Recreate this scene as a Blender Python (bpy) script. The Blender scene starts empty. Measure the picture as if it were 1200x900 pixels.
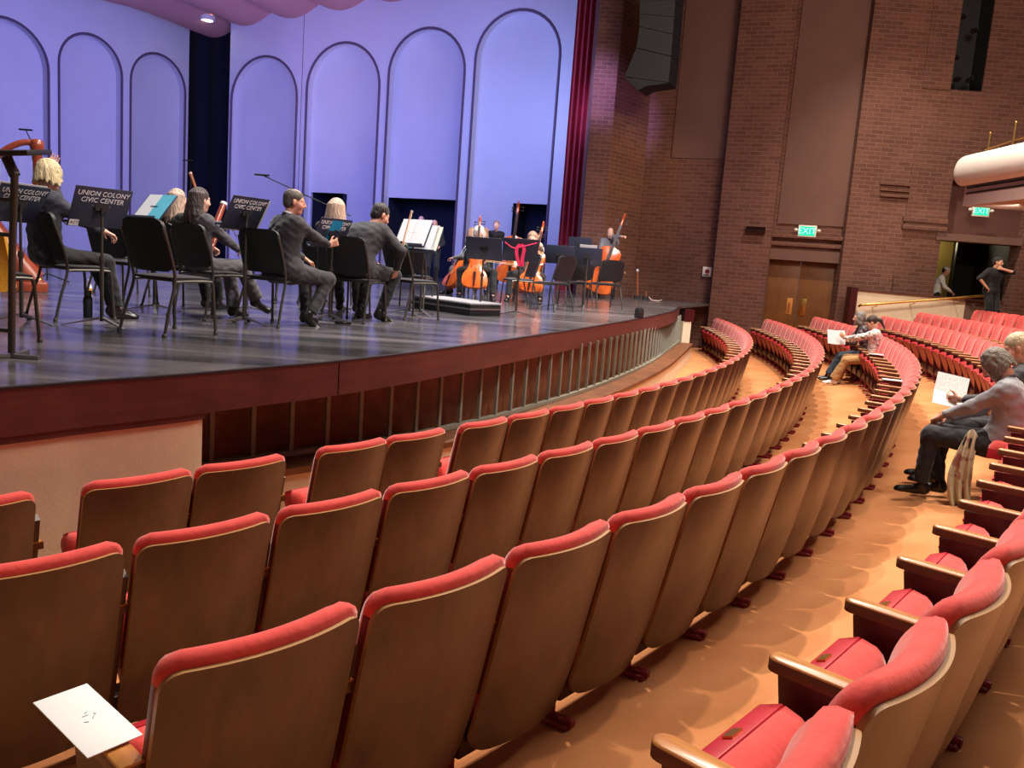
import bpy, bmesh, math, random
import numpy as np
from mathutils import Vector, Matrix
PI = math.pi
random.seed(7); np.random.seed(7)
SC = bpy.context.scene
COL = SC.collection
# ------------------------------------------------------------------ camera
EYE = 1.716
FPX, PITCH, ROLL = 994.73, 0.14674, 0.07369
cp, sp_, cr, sr = math.cos(PITCH), math.sin(PITCH), math.cos(ROLL), math.sin(ROLL)
_fwd = Vector((0, cp, -sp_)); _r0 = Vector((1, 0, 0)); _u0 = Vector((0, sp_, cp))
_right = _r0 * cr + _u0 * sr
_up = -_r0 * sr + _u0 * cr
cam = bpy.data.objects.new('camera', bpy.data.cameras.new('camera'))
COL.objects.link(cam)
m = Matrix.Identity(4)
for i in range(3):
    m[i][0] = _right[i]; m[i][1] = _up[i]; m[i][2] = -_fwd[i]
m[2][3] = EYE
cam.matrix_world = m
cam.data.sensor_width = 36.0
cam.data.lens = FPX / 1200 * 36
cam.data.clip_end = 200
SC.camera = cam

def ray(px, py):
    return (_fwd + _right * ((px - 600) / FPX) - _up * ((py - 450) / FPX))
def atz(px, py, z):
    d = ray(px, py); t = (z - EYE) / d.z
    return Vector((d.x * t, d.y * t, z))
def aty(px, py, Y):
    d = ray(px, py); t = Y / d.y
    return Vector((d.x * t, Y, EYE + d.z * t))
def onwall(px, py, P, D):
    """(distance along the wall line, height) where a line of sight meets a vertical wall."""
    d = ray(px, py)
    # P + s D = t d  in xy
    det = d.x * (-D[1]) + D[0] * d.y
    t = (P[0] * (-D[1]) + D[0] * P[1]) / det
    s = ((d.x * t - P[0]) * D[0] + (d.y * t - P[1]) * D[1])
    return s, EYE + d.z * t
def inview(p, mx=60):
    v = Vector(p) - Vector((0, 0, EYE))
    Z = v.dot(_fwd)
    if Z < .3: return False
    x = 600 + FPX * v.dot(_right) / Z; y = 450 - FPX * v.dot(_up) / Z
    return -mx < x < 1200 + mx and -mx < y < 900 + mx

# ------------------------------------------------------------------ materials
def nodes(name):
    M = bpy.data.materials.new(name); M.use_nodes = True
    nt = M.node_tree; b = nt.nodes['Principled BSDF']
    return M, nt, b
def N(nt, typ, **kw):
    n = nt.nodes.new(typ)
    for k, v in kw.items():
        if k in n.inputs: n.inputs[k].default_value = v
        else: setattr(n, k, v)
    return n
def lin(c):
    return tuple(((x / 255) / 12.92 if x / 255 <= .04045 else ((x / 255 + .055) / 1.055) ** 2.4) for x in c) + (1,)
def mat(name, c, rough=.6, metal=0, var=.15, scale=8, bump=0, bscale=60, sheen=0, spec=.5, stretch=None, coat=0, coords='Object'):
    """Principled with noise-varied colour and an optional noise bump."""
    M, nt, b = nodes(name)
    c = c if len(c) == 4 else tuple(c) + (1,)
    b.inputs['Roughness'].default_value = rough
    b.inputs['Metallic'].default_value = metal
    b.inputs['Specular IOR Level'].default_value = spec
    if sheen:
        b.inputs['Sheen Weight'].default_value = sheen
        b.inputs['Sheen Roughness'].default_value = .4
    if coat:
        b.inputs['Coat Weight'].default_value = coat; b.inputs['Coat Roughness'].default_value = .15
    tc = N(nt, 'ShaderNodeTexCoord')
    vec = tc.outputs[coords]
    if stretch:
        mp = N(nt, 'ShaderNodeMapping'); mp.inputs['Scale'].default_value = stretch
        nt.links.new(vec, mp.inputs['Vector']); vec = mp.outputs['Vector']
    no = N(nt, 'ShaderNodeTexNoise'); no.inputs['Scale'].default_value = scale; no.inputs['Detail'].default_value = 5
    nt.links.new(vec, no.inputs['Vector'])
    rp = N(nt, 'ShaderNodeValToRGB')
    rp.color_ramp.elements[0].position = .3; rp.color_ramp.elements[1].position = .7
    rp.color_ramp.elements[0].color = tuple(x * (1 - var) for x in c[:3]) + (1,)
    rp.color_ramp.elements[1].color = tuple(min(1, x * (1 + var)) for x in c[:3]) + (1,)
    nt.links.new(no.outputs['Fac'], rp.inputs['Fac']); nt.links.new(rp.outputs['Color'], b.inputs['Base Color'])
    if bump:
        n2 = N(nt, 'ShaderNodeTexNoise'); n2.inputs['Scale'].default_value = bscale; n2.inputs['Detail'].default_value = 4
        nt.links.new(vec, n2.inputs['Vector'])
        bp = N(nt, 'ShaderNodeBump'); bp.inputs['Strength'].default_value = bump; bp.inputs['Distance'].default_value = .02
        nt.links.new(n2.outputs['Fac'], bp.inputs['Height']); nt.links.new(bp.outputs['Normal'], b.inputs['Normal'])
    return M
def wood(name, c1, c2, rough=.4, stretch=(1, 1, .12), scale=14, coat=.2):
    M, nt, b = nodes(name)
    b.inputs['Roughness'].default_value = rough
    b.inputs['Coat Weight'].default_value = coat; b.inputs['Coat Roughness'].default_value = .25
    tc = N(nt, 'ShaderNodeTexCoord'); mp = N(nt, 'ShaderNodeMapping'); mp.inputs['Scale'].default_value = stretch
    info = N(nt, 'ShaderNodeObjectInfo')
    ad = N(nt, 'ShaderNodeVectorMath', operation='ADD')
    sc = N(nt, 'ShaderNodeMath', operation='MULTIPLY'); sc.inputs[1].default_value = 37.0
    nt.links.new(info.outputs['Random'], sc.inputs[0])
    nt.links.new(tc.outputs['Object'], mp.inputs['Vector']); nt.links.new(mp.outputs['Vector'], ad.inputs[0])
    nt.links.new(sc.outputs[0], ad.inputs[1])
    no = N(nt, 'ShaderNodeTexNoise'); no.inputs['Scale'].default_value = scale; no.inputs['Detail'].default_value = 6; no.inputs['Distortion'].default_value = 1.2
    n2 = N(nt, 'ShaderNodeTexNoise'); n2.inputs['Scale'].default_value = 3.5; n2.inputs['Detail'].default_value = 3
    nt.links.new(ad.outputs[0], no.inputs['Vector']); nt.links.new(tc.outputs['Object'], n2.inputs['Vector'])
    mx = N(nt, 'ShaderNodeMath', operation='MULTIPLY_ADD'); mx.inputs[1].default_value = .55
    m2 = N(nt, 'ShaderNodeMath', operation='MULTIPLY'); m2.inputs[1].default_value = .45
    nt.links.new(n2.outputs['Fac'], m2.inputs[0]); nt.links.new(no.outputs['Fac'], mx.inputs[0]); nt.links.new(m2.outputs[0], mx.inputs[2])
    rp = N(nt, 'ShaderNodeValToRGB'); rp.color_ramp.elements[0].position = .33; rp.color_ramp.elements[1].position = .68
    rp.color_ramp.elements[0].color = tuple(c1) + (1,); rp.color_ramp.elements[1].color = tuple(c2) + (1,)
    nt.links.new(mx.outputs[0], rp.inputs['Fac']); nt.links.new(rp.outputs['Color'], b.inputs['Base Color'])
    return M
def brick(name, c1, c2, mortar, bw=.30, bh=.1):
    M, nt, b = nodes(name)
    b.inputs['Roughness'].default_value = .85
    tc = N(nt, 'ShaderNodeTexCoord'); s = N(nt, 'ShaderNodeSeparateXYZ'); co = N(nt, 'ShaderNodeCombineXYZ')
    nt.links.new(tc.outputs['Object'], s.inputs[0])
    # walls are built with x along the wall; a reveal face (x constant) uses y
    ge = N(nt, 'ShaderNodeNewGeometry'); tr = N(nt, 'ShaderNodeVectorTransform', vector_type='NORMAL', convert_from='WORLD', convert_to='OBJECT')
    nt.links.new(ge.outputs['True Normal'], tr.inputs[0]); sn = N(nt, 'ShaderNodeSeparateXYZ'); nt.links.new(tr.outputs[0], sn.inputs[0])
    ab = N(nt, 'ShaderNodeMath', operation='ABSOLUTE'); nt.links.new(sn.outputs['X'], ab.inputs[0])
    gt = N(nt, 'ShaderNodeMath', operation='GREATER_THAN'); gt.inputs[1].default_value = .7; nt.links.new(ab.outputs[0], gt.inputs[0])
    mxx = N(nt, 'ShaderNodeMix'); nt.links.new(gt.outputs[0], mxx.inputs[0]); nt.links.new(s.outputs['X'], mxx.inputs[2]); nt.links.new(s.outputs['Y'], mxx.inputs[3])
    nt.links.new(mxx.outputs[0], co.inputs['X']); nt.links.new(s.outputs['Z'], co.inputs['Y'])
    br = N(nt, 'ShaderNodeTexBrick')
    br.inputs['Scale'].default_value = 1; br.inputs['Brick Width'].default_value = bw; br.inputs['Row Height'].default_value = bh
    br.inputs['Mortar Size'].default_value = .009; br.inputs['Mortar Smooth'].default_value = .2; br.inputs['Bias'].default_value = -.1
    br.inputs['Color1'].default_value = tuple(c1) + (1,); br.inputs['Color2'].default_value = tuple(c2) + (1,); br.inputs['Mortar'].default_value = tuple(mortar) + (1,)
    nt.links.new(co.outputs[0], br.inputs['Vector'])
    no = N(nt, 'ShaderNodeTexNoise'); no.inputs['Scale'].default_value = .9; no.inputs['Detail'].default_value = 4
    nt.links.new(tc.outputs['Object'], no.inputs['Vector'])
    rp = N(nt, 'ShaderNodeValToRGB'); rp.color_ramp.elements[0].color = (.7, .7, .7, 1); rp.color_ramp.elements[1].color = (1.15, 1.15, 1.15, 1)
    nt.links.new(no.outputs['Fac'], rp.inputs['Fac'])
    mu = N(nt, 'ShaderNodeMix', data_type='RGBA', blend_type='MULTIPLY'); mu.inputs[0].default_value = 1
    nt.links.new(br.outputs['Color'], mu.inputs[6]); nt.links.new(rp.outputs['Color'], mu.inputs[7])
    nt.links.new(mu.outputs[2], b.inputs['Base Color'])
    bp = N(nt, 'ShaderNodeBump'); bp.inputs['Strength'].default_value = .5; bp.inputs['Distance'].default_value = .015; bp.invert = True
    nt.links.new(br.outputs['Fac'], bp.inputs['Height']); nt.links.new(bp.outputs['Normal'], b.inputs['Normal'])
    return M
def emit(name, c, s):
    M, nt, b = nodes(name)
    b.inputs['Base Color'].default_value = tuple(c) + (1,)
    b.inputs['Emission Color'].default_value = tuple(c) + (1,)
    b.inputs['Emission Strength'].default_value = s
    return M
def carpet_mat():
    M, nt, b = nodes('orange_carpet')
    b.inputs['Roughness'].default_value = .95; b.inputs['Specular IOR Level'].default_value = .15
    tc = N(nt, 'ShaderNodeTexCoord')
    a = N(nt, 'ShaderNodeTexNoise'); a.inputs['Scale'].default_value = 1.6; a.inputs['Detail'].default_value = 6
    f = N(nt, 'ShaderNodeTexNoise'); f.inputs['Scale'].default_value = 140; f.inputs['Detail'].default_value = 2
    nt.links.new(tc.outputs['Object'], a.inputs['Vector']); nt.links.new(tc.outputs['Object'], f.inputs['Vector'])
    rp = N(nt, 'ShaderNodeValToRGB'); e = rp.color_ramp.elements
    e[0].position = .3; e[1].position = .7
    e[0].color = lin((184, 118, 74)); e[1].color = lin((208, 144, 96))
    nt.links.new(a.outputs['Fac'], rp.inputs['Fac'])
    r2 = N(nt, 'ShaderNodeValToRGB'); r2.color_ramp.elements[0].color = (.82, .82, .82, 1); r2.color_ramp.elements[1].color = (1.1, 1.1, 1.1, 1)
    nt.links.new(f.outputs['Fac'], r2.inputs['Fac'])
    mu = N(nt, 'ShaderNodeMix', data_type='RGBA', blend_type='MULTIPLY'); mu.inputs[0].default_value = .6
    nt.links.new(rp.outputs['Color'], mu.inputs[6]); nt.links.new(r2.outputs['Color'], mu.inputs[7]); nt.links.new(mu.outputs[2], b.inputs['Base Color'])
    bp = N(nt, 'ShaderNodeBump'); bp.inputs['Strength'].default_value = .25; bp.inputs['Distance'].default_value = .01
    nt.links.new(f.outputs['Fac'], bp.inputs['Height']); nt.links.new(bp.outputs['Normal'], b.inputs['Normal'])
    return M
def stage_mat():
    M, nt, b = nodes('black_stage_boards')
    tc = N(nt, 'ShaderNodeTexCoord')
    a = N(nt, 'ShaderNodeTexNoise'); a.inputs['Scale'].default_value = 1.3; a.inputs['Detail'].default_value = 8; a.inputs['Roughness'].default_value = .65
    mp = N(nt, 'ShaderNodeMapping'); mp.inputs['Rotation'].default_value = (0, 0, -.45); mp.inputs['Scale'].default_value = (.35, 2.2, 1)
    nt.links.new(tc.outputs['Object'], mp.inputs['Vector']); nt.links.new(mp.outputs[0], a.inputs['Vector'])
    rp = N(nt, 'ShaderNodeValToRGB'); e = rp.color_ramp.elements; e[0].position = .38; e[1].position = .72
    e[0].color = (.03, .03, .036, 1); e[1].color = (.17, .155, .16, 1)
    nt.links.new(a.outputs['Fac'], rp.inputs['Fac']); nt.links.new(rp.outputs[0], b.inputs['Base Color'])
    r2 = N(nt, 'ShaderNodeMapRange'); r2.inputs[3].default_value = .09; r2.inputs[4].default_value = .30
    nt.links.new(a.outputs['Fac'], r2.inputs[0]); nt.links.new(r2.outputs[0], b.inputs['Roughness'])
    return M
def print_mat(name, base, ink, scale=40, thr=.55, rough=.7):
    """Paper or cloth with an irregular printed pattern."""
    M, nt, b = nodes(name); b.inputs['Roughness'].default_value = rough
    tc = N(nt, 'ShaderNodeTexCoord'); no = N(nt, 'ShaderNodeTexNoise'); no.inputs['Scale'].default_value = scale; no.inputs['Detail'].default_value = 3
    nt.links.new(tc.outputs['Object'], no.inputs['Vector'])
    rp = N(nt, 'ShaderNodeValToRGB'); e = rp.color_ramp.elements; e[0].position = thr - .04; e[1].position = thr + .04
    e[0].color = tuple(base) + (1,); e[1].color = tuple(ink) + (1,)
    nt.links.new(no.outputs['Fac'], rp.inputs['Fac']); nt.links.new(rp.outputs[0], b.inputs['Base Color'])
    return M

L3 = lambda *c: lin(c)[:3]
M = {}
M['velvet'] = mat('red_velvet', L3(216, 80, 76), .85, var=.13, scale=9, bump=.12, bscale=40, sheen=.4, spec=.2)
M['vinyl'] = mat('red_vinyl', L3(178, 30, 44), .45, var=.08)
M['seatwood'] = wood('brown_seat_veneer', L3(65, 49, 40), L3(104, 79, 60), .38, (1, 1, .35), 9, .25)
M['edgewood'] = mat('pale_veneer_edge', L3(158, 118, 74), .45, var=.1)
M['armwood'] = wood('honey_arm_wood', L3(160, 96, 44), L3(206, 144, 78), .35, (3, .4, 3), 12, .4)
M['armside'] = mat('dark_arm_edge', L3(92, 55, 32), .35, var=.15)
M['sidevinyl'] = mat('dark_red_side_vinyl', L3(104, 22, 32), .5, var=.1)
M['maroon'] = mat('maroon_enamel', L3(58, 14, 18), .35, var=.1)
M['redmetal'] = mat('red_foot_metal', L3(120, 24, 36), .4, var=.1)
M['brass'] = mat('brass', L3(214, 170, 96), .28, 1, var=.05)
M['steel'] = mat('grey_steel', L3(150, 150, 152), .35, .9, var=.06)
M['carpet'] = carpet_mat()
M['stage'] = stage_mat()
M['rimwood'] = wood('dark_red_fascia_wood', L3(58, 30, 26), L3(92, 50, 42), .45, (.25, .25, 2.0), 4, .2)
M['ply'] = wood('plywood', L3(84, 48, 28), L3(128, 78, 44), .55, (1.2, 1.2, .6), 5, .05)
M['slat'] = mat('grey_green_slat_paint', L3(128, 126, 112), .5, var=.1)
M['cream'] = mat('cream_wall_paint', L3(214, 196, 168), .8, var=.05, bump=.1)
M['brick'] = brick('brown_brick', L3(112, 72, 58), L3(92, 56, 46), L3(124, 92, 78))
M['plaster'] = mat('taupe_plaster', L3(106, 76, 66), .85, var=.06, scale=2)
M['shell'] = mat('white_shell_panel', L3(206, 204, 214), .6, var=.03, scale=1)
M['groove'] = mat('dark_groove', L3(92, 74, 96), .6, var=.05)
M['speaker'] = mat('blue_black_speaker', L3(22, 27, 40), .6, var=.1)
M['black'] = mat('black_paint', L3(22, 22, 26), .5, var=.1)
M['blackcloth'] = mat('black_drape', L3(14, 17, 40), .9, var=.2, stretch=(3, 3, .2))
M['canopy'] = mat('rose_canopy', L3(198, 142, 138), .7, var=.05, scale=1)
M['curtain'] = mat('crimson_curtain', L3(150, 16, 40), .8, var=.15, sheen=.3)
M['doorwood'] = wood('brown_door_veneer', L3(96, 58, 28), L3(122, 76, 38), .45, (1, 1, .2), 8, .15)
M['white'] = mat('white_paint', L3(224, 216, 206), .6, var=.03)
M['soffit'] = mat('pale_rose_soffit', L3(196, 168, 160), .7, var=.04)
M['desk'] = mat('blue_lit_desk_enamel', L3(46, 52, 72), .45, var=.08)  # black enamel with reflected blue stage light put into its colour
M['chairblack'] = mat('black_chair_shell', L3(20, 20, 25), .55, var=.1)
M['chairframe'] = mat('grey_chair_tube', L3(78, 76, 72), .35, .5, var=.08)
M['chairseat'] = mat('charcoal_seat_cloth', L3(52, 50, 56), .9, var=.1, bump=.2)
M['paper'] = mat('white_paper', L3(218, 222, 226), .7, var=.02)
M['sheet'] = mat('cream_sheet_music', L3(222, 222, 208), .7, var=.03)
M['cyan'] = mat('cyan_booklet', L3(96, 188, 214), .6, var=.08)
M['screen'] = mat('blue_booklet_cover', L3(30, 150, 200), .4, var=.06)
M['letter'] = mat('white_lettering', L3(232, 232, 236), .6, var=.02)
M['dimletter'] = mat('grey_emblem', L3(130, 132, 140), .6, var=.02)
M['varnish'] = wood('orange_varnish', L3(178, 66, 22), L3(232, 112, 44), .22, (1, 1, .4), 6, .8)
M['ebony'] = mat('ebony', L3(26, 20, 18), .35, var=.1)
M['bowwood'] = mat('bow_wood', L3(150, 86, 52), .4, var=.1)
M['harpwood'] = wood('mahogany', L3(130, 52, 34), L3(176, 80, 50), .3, (1, 1, .3), 6, .5)
M['yellow'] = mat('golden_yellow_cloth', L3(226, 170, 48), .85, var=.12, bump=.2)
M['pink'] = mat('pink_cloth', L3(226, 40, 96), .7, var=.1)

# ------------------------------------------------------------------ mesh builder
class MB:
    def __init__(self): self.v = []; self.f = []; self.m = []
    def add(self, vs, fs, mi=0):
        o = len(self.v); self.v += [tuple(x) for x in vs]
        self.f += [tuple(i + o for i in f) for f in fs]; self.m += [mi] * len(fs); return self
    def box(self, c, s, R=None, mi=0, bev=0):
        """Box with centre c, size s; a small bevel when bev > 0."""
        hx, hy, hz = s[0] / 2, s[1] / 2, s[2] / 2
        b = min(bev, hx * .9, hy * .9, hz * .9)
        vs = []
        if b <= 0:
            vs = [Vector((x, y, z)) for x in (-hx, hx) for y in (-hy, hy) for z in (-hz, hz)]
            fs = [(0, 1, 3, 2), (4, 6, 7, 5), (0, 4, 5, 1), (2, 3, 7, 6), (0, 2, 6, 4), (1, 5, 7, 3)]
        else:
            bm = bmesh.new(); bmesh.ops.create_cube(bm, size=1)
            for v in bm.verts: v.co = Vector((v.co.x * s[0], v.co.y * s[1], v.co.z * s[2]))
            bmesh.ops.bevel(bm, geom=bm.edges[:], offset=b, segments=2, affect='EDGES', profile=.5)
            bm.verts.index_update(); vs = [v.co.copy() for v in bm.verts]; fs = [[v.index for v in f.verts] for f in bm.faces]; bm.free()
        c = Vector(c)
        return self.add([c + (R @ v if R else v) for v in vs], fs, mi)
    def tube(self, path, r, n=8, mi=0, cap=True, closed=False):
        """Tube along a polyline; r a number or one radius per point."""
        P = [Vector(p) for p in path]; k = len(P)
        rr = r if hasattr(r, '__len__') else [r] * k
        vs = []; up = None
        for i, p in enumerate(P):
            if closed: t = P[(i + 1) % k] - P[i - 1]
            else: t = P[min(i + 1, k - 1)] - P[max(i - 1, 0)]
            if t.length < 1e-9: t = Vector((0, 0, 1))
            t.normalize()
            if up is None: up = Vector((0, 0, 1)) if abs(t.z) < .9 else Vector((1, 0, 0))
            a = up - t * up.dot(t)
            if a.length < 1e-4: a = Vector((1, .3, .2)) - t * t.dot(Vector((1, .3, .2)))
            a.normalize(); b = t.cross(a); up = a
            vs += [p + (a * math.cos(2 * PI * j / n) + b * math.sin(2 * PI * j / n)) * rr[i] for j in range(n)]
        fs = []
        for i in range(k if closed else k - 1):
            i2 = (i + 1) % k
            fs += [(i * n + j, i * n + (j + 1) % n, i2 * n + (j + 1) % n, i2 * n + j) for j in range(n)]
        if cap and not closed:
            fs.append(tuple(range(n - 1, -1, -1))); fs.append(tuple((k - 1) * n + j for j in range(n)))
        return self.add(vs, fs, mi)
    def lathe(self, prof, n=20, c=(0, 0, 0), R=None, mi=0):
        c = Vector(c); vs = []
        for r, z in prof:
            for j in range(n):
                v = Vector((r * math.cos(2 * PI * j / n), r * math.sin(2 * PI * j / n), z)); vs.append(c + (R @ v if R else v))
        k = len(prof)
        fs = [(i * n + j, i * n + (j + 1) % n, (i + 1) * n + (j + 1) % n, (i + 1) * n + j) for i in range(k - 1) for j in range(n)]
        ring = prof[0] == prof[-1]
        if prof[0][0] > 1e-6 and not ring: fs.append(tuple(range(n - 1, -1, -1)))
        if prof[-1][0] > 1e-6 and not ring: fs.append(tuple((k - 1) * n + j for j in range(n)))
        return self.add(vs, fs, mi)
    def prism(self, poly, z0, z1, mi=0, R=None, c=(0, 0, 0), side=None):
        """Closed xy polygon (counter-clockwise) between two heights."""
        k = len(poly); c = Vector(c)
        vs = [Vector((p[0], p[1], z0)) for p in poly] + [Vector((p[0], p[1], z1)) for p in poly]
        vs = [c + (R @ v if R else v) for v in vs]
        self.add(vs, [tuple(range(k - 1, -1, -1)), tuple(range(k, 2 * k))], mi)
        o = len(self.v) - 2 * k
        self.f += [(o + i, o + (i + 1) % k, o + k + (i + 1) % k, o + k + i) for i in range(k)]
        self.m += [mi if side is None else side] * k
        return self
    def grid(self, fn, nu, nv, mi=0):
        vs = [fn(i / nu, j / nv) for j in range(nv + 1) for i in range(nu + 1)]
        return self.add(vs, [(j * (nu + 1) + i, j * (nu + 1) + i + 1, (j + 1) * (nu + 1) + i + 1, (j + 1) * (nu + 1) + i) for j in range(nv) for i in range(nu)], mi)
    def slab(self, fn, fn2, nu, nv, mi=0, mi2=None, mie=None):
        """Closed sheet between two grid surfaces (front fn, back fn2) with an edge strip."""
        mi2 = mi if mi2 is None else mi2; mie = mi if mie is None else mie
        o = len(self.v); self.grid(fn, nu, nv, mi); o2 = len(self.v)
        vs = [fn2(i / nu, j / nv) for j in range(nv + 1) for i in range(nu + 1)]
        self.add(vs, [(j * (nu + 1) + i, (j + 1) * (nu + 1) + i, (j + 1) * (nu + 1) + i + 1, j * (nu + 1) + i + 1) for j in range(nv) for i in range(nu)], mi2)
        loop = [(i, 0) for i in range(nu)] + [(nu, j) for j in range(nv)] + [(i, nv) for i in range(nu, 0, -1)] + [(0, j) for j in range(nv, 0, -1)]
        k = len(loop); ix = lambda a: a[1] * (nu + 1) + a[0]
        for q in range(k):
            a, b = loop[q], loop[(q + 1) % k]
            self.f.append((o + ix(b), o + ix(a), o2 + ix(a), o2 + ix(b))); self.m.append(mie)
        return self
    def ball(self, c, r, n=14, k=9, mi=0, R=None):
        r = r if hasattr(r, '__len__') else (r, r, r)
        c = Vector(c); vs = []; fs = []
        for i in range(k + 1):
            ph = PI * i / k
            for j in range(n):
                v = Vector((r[0] * math.sin(ph) * math.cos(2 * PI * j / n), r[1] * math.sin(ph) * math.sin(2 * PI * j / n), r[2] * math.cos(ph)))
                vs.append(c + (R @ v if R else v))
        fs = [(i * n + j, (i + 1) * n + j, (i + 1) * n + (j + 1) % n, i * n + (j + 1) % n) for i in range(k) for j in range(n)]
        return self.add(vs, fs, mi)
    def mesh(self, name, mats, smooth=True, angle=40, weld=True):
        me = bpy.data.meshes.new(name)
        me.from_pydata(self.v, [], self.f)
        for mt in (mats if isinstance(mats, (list, tuple)) else [mats]): me.materials.append(mt)
        me.polygons.foreach_set('material_index', self.m)
        if weld:
            bm = bmesh.new(); bm.from_mesh(me); bmesh.ops.remove_doubles(bm, verts=bm.verts, dist=1e-5)
            bmesh.ops.recalc_face_normals(bm, faces=bm.faces); bm.to_mesh(me); bm.free()
        if smooth:
            me.polygons.foreach_set('use_smooth', [True] * len(me.polygons))
            me.set_sharp_from_angle(angle=math.radians(angle))
        me.update()
        return me
    def build(self, name, mats, parent=None, smooth=True, angle=40, loc=None, rotz=None):
        o = bpy.data.objects.new(name, self.mesh(name, mats, smooth, angle))
        COL.objects.link(o)
        if parent: o.parent = parent
        if loc is not None: o.location = loc
        if rotz is not None: o.rotation_euler.z = rotz
        return o
def tag(o, label=None, cat=None, group=None, kind=None):
    if label: o['label'] = label
    if cat: o['category'] = cat
    if group: o['group'] = group
    if kind: o['kind'] = kind
    return o
def thing(name, label, cat, loc=(0, 0, 0), rz=0, group=None):
    o = bpy.data.objects.new(name, None); COL.objects.link(o)
    o.empty_display_size = .1
    o.location = loc; o.rotation_euler.z = rz
    return tag(o, label, cat, group)
KIDS = {}
def copy_tree(o, parent=None):
    c = o.copy(); COL.objects.link(c); c.parent = parent
    for ch in list(o.children): copy_tree(ch, c)
    return c
def struct(o): o['kind'] = 'structure'; return o
def frame(x, y=None, z=None):
    """Rotation whose local z is the given axis (local x kept horizontal)."""
    zz = Vector(x).normalized()
    a = Vector((0, 0, 1)).cross(zz)
    if a.length < 1e-4: a = Vector((1, 0, 0))
    a.normalize(); b = zz.cross(a)
    return Matrix((a, b, zz)).transposed()
def spline(P, n=8):
    """Catmull-Rom through points."""
    P = [Vector(p) for p in P]; out = []
    Q = [P[0] * 2 - P[1]] + P + [P[-1] * 2 - P[-2]]
    for i in range(1, len(Q) - 2):
        for j in range(n):
            t = j / n; a, b, c, d = Q[i - 1], Q[i], Q[i + 1], Q[i + 2]
            out.append(.5 * ((2 * b) + (c - a) * t + (2 * a - 5 * b + 4 * c - d) * t * t + (3 * b - a - 3 * c + d) * t ** 3))
    out.append(P[-1]); return out
# ------------------------------------------------------------------ plan of the hall
CX, CY, RC = -23.303, 22.280, 30.624
S = .916                                            # stage level
_fz = [(-7, -.31), (-2.7, -.30), (-2.25, -.263), (-1.137, -.152), (0, 0), (1.137, .183), (2.2, .345), (3.3, .50), (6, .9), (10, 1.5)]
def fz(r): return float(np.interp(r, [a for a, b in _fz], [b for a, b in _fz]))
def polar(r, deg, z=0):
    t = math.radians(deg); return Vector((CX + (RC + r) * math.cos(t), CY + (RC + r) * math.sin(t), z))
def fxy(x, y): return fz(math.hypot(x - CX, y - CY) - RC)
mb = MB()
rs = sorted(set([a for a, b in _fz if -5 <= a <= 10] + list(np.arange(-5, 10.01, .5))))
rs = [r for r in rs if r <= 10]
ths = np.arange(-78, 9.01, 1.0)
mb.add([polar(r, t, fz(r)) for r in rs for t in ths], [(i * len(ths) + j, i * len(ths) + j + 1, (i + 1) * len(ths) + j + 1, (i + 1) * len(ths) + j) for i in range(len(rs) - 1) for j in range(len(ths) - 1)])
struct(mb.build('floor', M['carpet'], angle=80))

# ------------------------------------------------------------------ stage platform
rim_px = [(0, 455), (100, 447), (200, 440), (300, 431.5), (397, 423), (500, 411), (600, 397), (680, 385), (740, 375), (775, 368), (790, 364), (797, 359)]
rp = [atz(x, y, S) for x, y in rim_px]
d0 = (rp[0] - rp[2]).normalized()
rp = [rp[0] + d0 * 6, rp[0] + d0 * 2] + rp
RIM = spline(rp, 6)
def offs(path, d, z=None):
    """Path moved sideways: positive is towards the seats."""
    out = []
    for i, p in enumerate(path):
        t = path[min(i + 1, len(path) - 1)] - path[max(i - 1, 0)]; t.z = 0; t.normalize()
        q = p + Vector((t.y, -t.x, 0)) * d
        out.append(Vector((q.x, q.y, p.z if z is None else z)))
    return out
def ribbon(mb, path, d0, d1, z0, z1, mi=0):
    """Solid band along a path between two sideways offsets and two heights."""
    a = offs(path, d0); b = offs(path, d1); k = len(path); vs = []
    for p, q in zip(a, b): vs += [(p.x, p.y, z0), (q.x, q.y, z0), (q.x, q.y, z1), (p.x, p.y, z1)]
    fs = [(i * 4 + j, i * 4 + (j + 1) % 4, i * 4 + 4 + (j + 1) % 4, i * 4 + 4 + j) for i in range(k - 1) for j in range(4)]
    fs += [(3, 2, 1, 0), tuple((k - 1) * 4 + j for j in range(4))]
    return mb.add(vs, fs, mi)
poly = [(p.x, p.y) for p in offs(RIM, -.01)] + [(6.0, 24.5), (-9.0, 37.0), (-17, 38), (-26, 12), (-20, -3)]
mb = MB(); mb.prism(poly, S - .05, S); struct(mb.build('floor_stage', M['stage'], smooth=False))
def idx(px): 
    """Index on the rim nearest a picture column."""
    i = min(range(len(rim_px)), key=lambda k: abs(rim_px[k][0] - px)); return (i + 2) * 6
j = idx(397)
for nm, seg in (('trim_1', RIM[:j + 1]), ('trim_2', RIM[j:])):
    mb = MB(); q = seg[:]
    if nm == 'trim_2': q[0] = q[0] + (q[1] - q[0]).normalized() * .012
    ribbon(mb, q, -.07, .0, S - .245, S - .012); struct(mb.build(nm, M['rimwood']))
mb = MB(); ribbon(mb, RIM, -.03, .006, S - .012, S + .003); struct(mb.build('trim_3', M['black']))
lp = RIM[:idx(200) + 3]
endp = atz(243, 436, S); lp = [p for p in RIM if p.y < endp.y] + [endp]
mb = MB(); ribbon(mb, lp, -.55, -.03, -.32, S - .285); struct(mb.build('wall_stage', M['cream']))
mb = MB(); ribbon(mb, lp, -.5, -.012, S - .285, S - .245); struct(mb.build('trim_4', M['rimwood']))
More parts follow.
